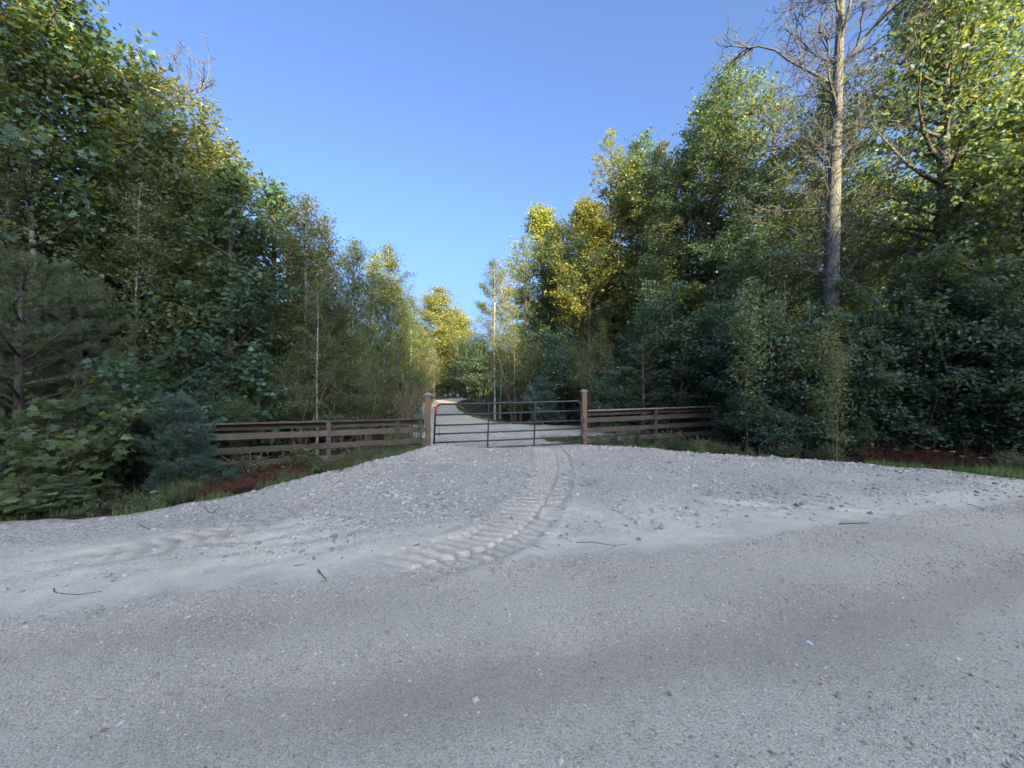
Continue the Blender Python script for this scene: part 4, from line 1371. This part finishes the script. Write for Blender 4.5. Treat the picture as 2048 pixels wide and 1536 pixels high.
T('weed', 'leafy_weed', 1200, 11.35, 868, 'dry pale weed clump in front of the fence beside the hinge post', 'weed', wide=1.3, leaf_mat='grass')
T('weed', 'leafy_weed', 1255, 11.45, 872, 'pale weed clump in front of the first panel of the right fence', 'weed', wide=1.2, leaf_mat='grass', rz=1)
T('weed', 'leafy_weed', 1335, 11.6, 850, 'leafy weed in front of the middle post of the right fence', 'weed', wide=1.2, rz=2)
T('weed', 'leafy_weed', 1395, 11.0, 868, 'leafy weed in front of the end of the right fence', 'weed', wide=1.5, rz=3)
T('weed', 'leafy_weed', 590, 8.9, 880, 'leafy weed against the left fence near its middle post', 'weed', wide=1.6, rz=4)
T('weed', 'leafy_weed', 720, 9.6, 880, 'leafy weed against the left fence, right of its middle post', 'weed', wide=1.8, rz=5)
T('weed', 'leafy_weed', 500, 8.0, 895, 'leafy weed beside the young pine in front of the left fence', 'weed', wide=1.6, rz=.5)


# ------------------------------------------------------------------ ferns, dead bracken, grass, flowers
def frond_faces(mb, rng, base, az, L, lift, n=11, w=.30):
    """one arched frond: leaflets either side of a curved rib"""
    t = np.linspace(0, 1, n)
    hor = np.array([math.cos(az), math.sin(az), 0])
    rib = base + hor * (L * t ** 1.05)[:, None] + np.array([0, 0, 1]) * (L * lift * np.sin(t * 2.3))[:, None]
    side = np.array([-math.sin(az), math.cos(az), 0])
    pos, d, nr, sz = [], [], [], []
    for k in range(1, n):
        tan = norm(rib[k] - rib[k - 1])
        for s in (-1, 1):
            pos.append(rib[k]); d.append(side * s + tan * .45 + rng.normal(0, .12, 3)); nr.append(np.array([0, 0, 1.0]) + rng.normal(0, .2, 3))
            sz.append(L * w * (1.1 - t[k]) ** .8 * rng.uniform(.8, 1.15))
    mb.tube(rib, np.linspace(.004, .0015, n), 3)
    tv, tt = np.array([(0, 0, 0), (.35, .13, .02), (1, 0, -.08), (.35, -.13, .02)]), np.array([(0, 2, 1), (0, 3, 2)])
    v, tr = leaf_faces(rng, np.array(pos), np.array(d), np.array(nr), np.array(sz), (tv, tt))
    mb.add(v, None, tr)


def fern(px, py, L, n, label, mat='fern', name='fern'):
    p = hit(px, py)
    z = gz(p[0], p[1])
    rng = np.random.default_rng(int(px))
    e = empty(name, (p[0], p[1], z), 0, label, 'fern')
    for k in range(n):
        mb = MB()
        frond_faces(mb, rng, np.zeros(3), k * 2.4 + rng.uniform(-.3, .3), L * rng.uniform(.7, 1.1), rng.uniform(.45, .9))
        tag(mb.build('frond', M[mat], e), kind='stuff')


fern(683, 946, .42, 9, 'bright green fern at the gravel edge in front of the left fence')
fern(622, 925, .50, 9, 'taller green fern below the middle post of the left fence')
fern(1440, 905, .42, 7, 'green fern at the gravel edge near the end of the right fence')
fern(330, 1008, .33, 8, 'small green fern below the blue-green young pine at the grass edge')


def frond_patch(name, rng, poly_px, n, L, mat, lift, label):
    P = gpx(poly_px)
    A = np.array(P)
    x = rng.uniform(A[:, 0].min(), A[:, 0].max(), n * 6)
    y = rng.uniform(A[:, 1].min(), A[:, 1].max(), n * 6)
    k = np.where(poly_sd(x, y, P) > 0)[0][:n]
    x, y = x[k], y[k]
    z = terrain(x, y)
    mb = MB()
    for i in range(len(x)):
        frond_faces(mb, rng, np.array([x[i], y[i], z[i] + .01]), rng.uniform(0, 6.28), L * rng.uniform(.5, 1.2), lift * rng.uniform(.3, 1.2), 8)
    tag(mb.build(name, M[mat]), label, 'ground cover', kind='stuff')


rg = np.random.default_rng(5)
BRACKEN = [(390, 985), (450, 945), (560, 918), (660, 915), (690, 930), (600, 950), (500, 975), (430, 992)]
frond_patch('dead_bracken', rg, BRACKEN, 620, .36, 'bracken', .40, 'rust-brown dead bracken lying in front of the left fence')
frond_patch('red_brown_ferns', rg, [(1730, 926), (1725, 905), (1800, 896), (1900, 905), (1975, 928), (1985, 950), (1930, 944), (1820, 934)], 300, .40, 'redfern', .8, 'red-brown withered ferns along the right gravel edge')


def grass(name, rng, n, sampler, hgt, mat, label, w=.0045):
    x, y = sampler(n)
    z = terrain(x, y)
    n = len(x)
    az = rng.uniform(0, 6.283, n)
    h = hgt * rng.lognormal(0, .4, n)
    bend = rng.uniform(.1, .8, n)
    d = np.stack([np.cos(az), np.sin(az), np.zeros(n)], 1)
    s = np.stack([-np.sin(az), np.cos(az), np.zeros(n)], 1) * w
    b = np.stack([x, y, z - .01], 1)
    up = np.array([0, 0, 1.0])
    m = b + d * (h * bend * .3)[:, None] + up * (h * .62)[:, None]
    tp = b + d * (h * bend)[:, None] + up * (h * (1 - bend * .3))[:, None]
    v = np.stack([b - s, b + s, m + s * .8, m - s * .8, tp], 1).reshape(-1, 3)
    o = np.arange(n)[:, None] * 5
    me = new_mesh(name, v, [np.array([[0, 1, 2, 3]]) + o, np.array([[3, 2, 4]]) + o], False, [M[mat]])
    tag(link(name, me), label, 'grass', kind='stuff')


def edge_sampler(rng, line, lo, hi, clump):
    P = np.array(line, float)
    seglen = np.hypot(*(P[1:] - P[:-1]).T)
    def f(n):
        i = rng.choice(len(seglen), n, p=seglen / seglen.sum())
        t = rng.uniform(0, 1, (n, 1))
        q = P[i] + (P[i + 1] - P[i]) * t
        e = norm(P[i + 1] - P[i])
        nn = np.stack([-e[:, 1], e[:, 0]], 1)
        q = q + nn * rng.uniform(lo, hi, (n, 1)) + e * rng.normal(0, .1, (n, 1))
        x, y = q[:, 0], q[:, 1]
        keep = (fbm(x, y, .55, 3, 301) > clump) & (masks(x, y)[0] < .10) & (poly_sd(x, y, gpx(BRACKEN)) < -.05)
        return x[keep], y[keep]
    return f


LE = [(-9.5, 3.75)] + [tuple(q) for q in left_edge]
RE = [tuple(q) for q in branch[-1:]] + [tuple(q) for q in right_edge] + [(12, 7.8)]
grass('verge_grass', rg, 22000, edge_sampler(rg, LE, -.05, .50, -.2), .075, 'grass', 'short green verge grass along the left gravel edge')
grass('tall_verge_grass', rg, 9000, edge_sampler(rg, LE, .5, 2.2, .05), .20, 'grass', 'taller mixed grass and weeds behind the left verge')
grass('verge_grass', rg, 8000, edge_sampler(rg, RE, -.02, .5, .0), .085, 'grass', 'thin grass along the right gravel edge and fence foot')
grass('bright_grass', rg, 3000, lambda n: (rg.uniform(8.9, 11, n), rg.uniform(7.3, 8.0, n)), .10, 'fern', 'bright green grass at the right edge past the red-brown ferns')
isl = gpx([(1090, 882), (1080, 877), (1300, 870), (1300, 886), (1110, 887)])
def isl_s(n):
    x = rg.uniform(1.0, 6, n); y = rg.uniform(11.9, 15, n)
    k = masks(x, y)[0] < .05
    return x[k], y[k]
grass('island_grass', rg, 9000, isl_s, .10, 'grass', 'olive grass strip just behind the right end of the gate')
dr = [tuple(q) for q in drive_right[2:]][::-1]
grass('drive_grass', rg, 4000, edge_sampler(rg, dr, -.5, .05, -.1), .10, 'grass', 'rough grass along the right side of the drive beyond the gate')
dl = [tuple(q) for q in drive_left]
grass('drive_grass', rg, 9000, edge_sampler(rg, dl, .0, .9, -.3), .16, 'grass', 'rough grass along the left side of the drive beyond the gate')


def flower(px, py, h, label):
    p = hit(px, py)
    rng = np.random.default_rng(int(px * 3 + py))
    z = gz(p[0], p[1])
    e = empty('white_wildflower', (p[0], p[1], z), 0, label, 'flower', 'white flowers at the verge')
    m = MB()
    m.tube([(0, 0, -.02), (.01, 0, h * .5), (.02, .01, h)], [.004, .003, .002], 4)
    n = 7
    for k in range(n):
        a = k * 6.283 / n
        m.tube([(.02, .01, h * .9), (.02 + .03 * math.cos(a), .01 + .03 * math.sin(a), h)], [.0015, .001], 3)
    m.build('stem', M['grass'], e, True)
    n = 46
    a, r = rng.uniform(0, 6.28, n), .042 * np.sqrt(rng.uniform(0, 1, n))
    pos = np.stack([.02 + r * np.cos(a), .01 + r * np.sin(a), h + .008 - 2.5 * r * r + rng.normal(0, .002, n)], 1)
    v, t = leaf_faces(rng, pos, rng.normal(0, 1, (n, 3)) * [1, 1, .2], np.array([0, 0, 1.0]) + rng.normal(0, .25, (n, 3)), np.full(n, .017), ov)
    mb = MB(); mb.add(v, None, t)
    mb.build('flower_head', M['petal'], e)


for (px, py, h, lb) in [(1745, 925, .42, 'white flower at the left end of the red-brown ferns'), (1792, 925, .30, 'white flower above the left half of the red-brown ferns'), (1855, 930, .38, 'white flower cluster, left one, in the middle of the red-brown ferns'),
                        (1872, 932, .33, 'white flower cluster, right one, in the middle of the red-brown ferns'), (1905, 936, .36, 'white flower above the right half of the red-brown ferns'), (1925, 938, .28, 'low white flower among the right half of the red-brown ferns'),
                        (1963, 944, .30, 'white flower at the right end of the red-brown ferns'), (302, 1012, .22, 'small white flower in the grass below the young pine'), (100, 1035, .30, 'white flower in the grass at the lower left'), (60, 1030, .24, 'small white flower nearest the left edge')]:
    flower(px, py, h, lb)


# ------------------------------------------------------------------ fallen twigs
def twig(pts_px, r, label, side=None):
    r = r * 0.62
    P = [hit(*q) for q in pts_px]
    P = smooth_line([(p[0], p[1]) for p in P], max(5, 3 * len(P)))
    z = terrain(P[:, 0], P[:, 1]) + r * .9
    o = np.array([*P.mean(0), z.min()])
    pts = np.stack([P[:, 0], P[:, 1], z], 1) - o
    m = MB()
    m.tube(pts, np.linspace(r, r * .45, len(pts)), 5, True)
    if side:
        a, b = hit(*side[0]), hit(*side[1])
        q = np.array([(w[0], w[1], gz(w[0], w[1]) + r) for w in (a, (a + b) / 2, b)]) - o
        m.tube(q, [r * .7, r * .5, r * .3], 5, True)
    ob = m.build('fallen_twig', M['bark_twig'], None, True)
    ob.location = o
    tag(ob, label, 'twig', 'twigs lying on the gravel')


twig([(636, 1142), (644, 1152), (652, 1162)], .010, 'short thick twig on pale sand left of the tread marks', ((640, 1148), (634, 1146)))
twig([(588, 1132), (600, 1131), (610, 1129)], .007, 'small straight twig just left of the short thick one')
twig([(1152, 1084), (1190, 1085), (1225, 1091), (1254, 1088)], .007, 'long thin forked twig on the sand right of the tread marks', ((1232, 1091), (1220, 1102)))
twig([(1066, 1094), (1085, 1100), (1094, 1103)], .006, 'thin twig at the right border of the tread marks')
twig([(1678, 1052), (1705, 1051), (1740, 1049)], .014, 'dark flat stick on the sand at right by the road edge')
twig([(108, 1178), (112, 1186), (150, 1190), (205, 1183)], .007, 'curved dark twig on the sand at lower left')
twig([(280, 1051), (305, 1061), (322, 1049)], .008, 'bent twig near the left grass edge')
twig([(408, 1016), (424, 1027), (440, 1013)], .008, 'forked twig by the grass edge below the dead bracken')
twig([(1346, 1030), (1372, 1029), (1390, 1031)], .006, 'reddish twig on the right of the apron')
twig([(1235, 1024), (1244, 1030), (1250, 1033)], .006, 'tiny twig on the blue-grey stone right of the tread marks')
twig([(1935, 1010), (1955, 1016), (1972, 1024)], .008, 'twig on the sand near the right edge')
twig([(1186, 958), (1196, 966), (1200, 962)], .009, 'small dark twig on the apron right of the tread marks, nearer the gate')


# ------------------------------------------------------------------ woods behind: masses nobody could count
SKY = [(-400, -300), (0, -80), (200, 120), (300, 230), (420, 310), (560, 430), (640, 480), (760, 560), (830, 630), (870, 640), (930, 660), (960, 680), (1000, 620), (1050, 540), (1130, 500), (1170, 450), (1260, 380), (1400, 330), (1500, 270), (1560, 330), (1650, 300), (1760, 430), (1830, 400), (1950, 150), (2048, 80), (2600, -200)]
SKY = np.array(SKY, float)


def woods(name, protos, seed, box, step, hr, label, ok=lambda x, y: True, limit=True, margin=1.6):
    rng = random.Random(seed)
    cols = []
    pts, idx, sc, rot = [], [], [], []
    cand = []
    y = box[2]
    while y < box[3]:
        x = box[0]
        while x < box[1]:
            q = (x + rng.uniform(-.45, .45) * step, y + rng.uniform(-.45, .45) * step)
            if ok(*q):
                cand.append(q)
            x += step
        y += step
    cand = np.array(cand)
    free = masks(cand[:, 0], cand[:, 1])[0] < -margin
    gzs = terrain(cand[:, 0], cand[:, 1])
    for (px_, py_), fr, zz in zip(cand, free, gzs):
        if not fr:
            continue
        lo_hi = hr(px_, py_) if callable(hr) else hr
        h = rng.uniform(*lo_hi)
        if limit and py_ > 1.0:
            top = np.interp(CX + px_ / py_ * FPX, SKY[:, 0], SKY[:, 1])
            h = min(h, 1.6 + (784 - top) / FPX * py_ - .2)
        if h < lo_hi[0] * .35:
            continue
        k = rng.randrange(len(protos))
        pts.append((px_, py_, zz))
        idx.append(k)
        sc.append(h / PROTO[protos[k]]['H'])
        rot.append(rng.uniform(0, 6.28))
    me = bpy.data.meshes.new(name)
    me.from_pydata(pts, [], [])
    for an, ty, arr in (('pick', 'INT', idx), ('size', 'FLOAT', sc), ('turn', 'FLOAT', rot)):
        a = me.attributes.new(an, ty, 'POINT')
        a.data.foreach_set('value', arr)
    ob = link(name, me)
    ng = bpy.data.node_groups.new(name, 'GeometryNodeTree')
    ng.interface.new_socket('Geometry', in_out='INPUT', socket_type='NodeSocketGeometry')
    ng.interface.new_socket('Geometry', in_out='OUTPUT', socket_type='NodeSocketGeometry')
    N = ng.nodes
    gi, go = N.new('NodeGroupInput'), N.new('NodeGroupOutput')
    jn = N.new('GeometryNodeJoinGeometry')
    def attr(n, ty):
        a = N.new('GeometryNodeInputNamedAttribute')
        a.data_type = ty
        a.inputs[0].default_value = n
        return a.outputs[0]
    cx = N.new('ShaderNodeCombineXYZ')
    ng.links.new(attr('turn', 'FLOAT'), cx.inputs[2])
    size = attr('size', 'FLOAT')
    for k, pr in enumerate(protos):
        eq = N.new('FunctionNodeCompare')
        eq.data_type = 'INT'
        eq.operation = 'EQUAL'
        ng.links.new(attr('pick', 'INT'), eq.inputs[2])
        eq.inputs[3].default_value = k
        for key in ('wood', 'leaf'):
            src = SRC.get((pr, key))
            if src is None:
                continue
            oi = N.new('GeometryNodeObjectInfo')
            oi.inputs[0].default_value = src
            oi.transform_space = 'ORIGINAL'
            ip = N.new('GeometryNodeInstanceOnPoints')
            ng.links.new(gi.outputs[0], ip.inputs['Points'])
            ng.links.new(eq.outputs[0], ip.inputs['Selection'])
            ng.links.new(oi.outputs['Geometry'], ip.inputs['Instance'])
            ng.links.new(cx.outputs[0], ip.inputs['Rotation'])
            ng.links.new(size, ip.inputs['Scale'])
            ng.links.new(ip.outputs[0], jn.inputs[0])
    ng.links.new(jn.outputs[0], go.inputs[0])
    md = ob.modifiers.new('trees', 'NODES')
    md.node_group = ng
    tag(ob, label, 'woods', kind='stuff')
    print(name, len(pts))
    return ob


SRC = {}
for o in list(COL.objects):
    if o.type == 'MESH' and o.parent is not None:
        for k, pr in PROTO.items():
            for key in ('wood', 'leaf'):
                if o.data == pr[key] and (k, key) not in SRC and not (o.material_slots and o.material_slots[0].link == 'OBJECT'):
                    SRC[(k, key)] = o


def not_front(x, y):
    """keep clear of the hand-placed edge trees"""
    return True


woods('woods_left', ['maple_b', 'birch_a', 'birch_b', 'tall_b'], 1, (-46, -6.5, -18, 62), 3.6, (7, 11.5), 'dense mixed woods behind the left tree row',
      lambda x, y: x < -0.30 * y - 6.4 + (2.0 if y > 14 else 0) and y > 7.6)
woods('woods_beside_road', ['maple_a', 'maple_b'], 8, (-24, -9.6, -8, 7.4), 4.4, (5, 7), 'woods beside the road past the left edge', limit=False)
woods('woods_across_road', ['tall_d', 'tall_a'], 4, (-10, 46, -50, -31), 3.2, (19, 22), 'tall woods across the road', limit=False)
woods('woods_right', ['tall_a', 'tall_b', 'maple_b', 'tall_d'], 2, (5, 46, 10, 64), 4.4, (8, 14), 'dense mixed woods behind the right tree row',
      lambda x, y: (y > 24 and x > 1 + (y - 24) * .02) or (x > 9 and y > 13.5) or (x > 13 and y > 10.5))
woods('woods_far', ['tall_d', 'maple_b', 'tall_a'], 3, (-60, 60, 66, 120), 6.0, (9, 15), 'far woods beyond the bend of the drive', lambda x, y: not (-9 < x < 4 and y < 70))
BRP = gpx(BRACKEN)
woods('verge_weeds', ['weed', 'bigleaf', 'weed'], 12, (-10, -2.4, 3.4, 11), .30, (.10, .30), 'low leafy weeds covering the left verge', lambda x, y: masks(np.array([x]), np.array([y]))[0][0] > -1.3 and y < 11 + (x + 2.4) * .57 and poly_sd(np.array([x]), np.array([y]), BRP)[0] < -.12, limit=False, margin=.12)
woods('verge_weeds', ['weed', 'weed', 'bush_c'], 13, (2.4, 12, 7, 13), .36, (.12, .45), 'low leafy weeds along the right gravel edge', lambda x, y: masks(np.array([x]), np.array([y]))[0][0] > -1.5 and y < 11.5 + (x - 2.15) * .364 and not 7.6 < x < 10.2, limit=False, margin=.15)
woods('undergrowth_left', ['bush_c', 'bush_a', 'maple_sap'], 5, (-16, -3, 5, 46), 1.6, (1.0, 2.2), 'low undergrowth filling the left woods floor', lambda x, y: x < -0.235 * y - 3.4 and not (y < 9.2 and x > -6.8) and (y - 10.9) > (x + 2.4) * .57 + .5)
woods('undergrowth_right', ['bush_c', 'bush_a', 'bush_d'], 6, (-2, 24, 10, 50), 1.3, (1.0, 2.2), 'low undergrowth filling the right woods floor', lambda x, y: ((y > 18.5 and x > -.5 - .1 * (y - 18)) or (x > 4.6 and (y - 11.5) > (x - 2.15) * .364 + .6 and y > 9.2)))
print('objects', len(COL.objects), 'tris', sum(len(m.loops) - 2 * len(m.polygons) for m in bpy.data.meshes))
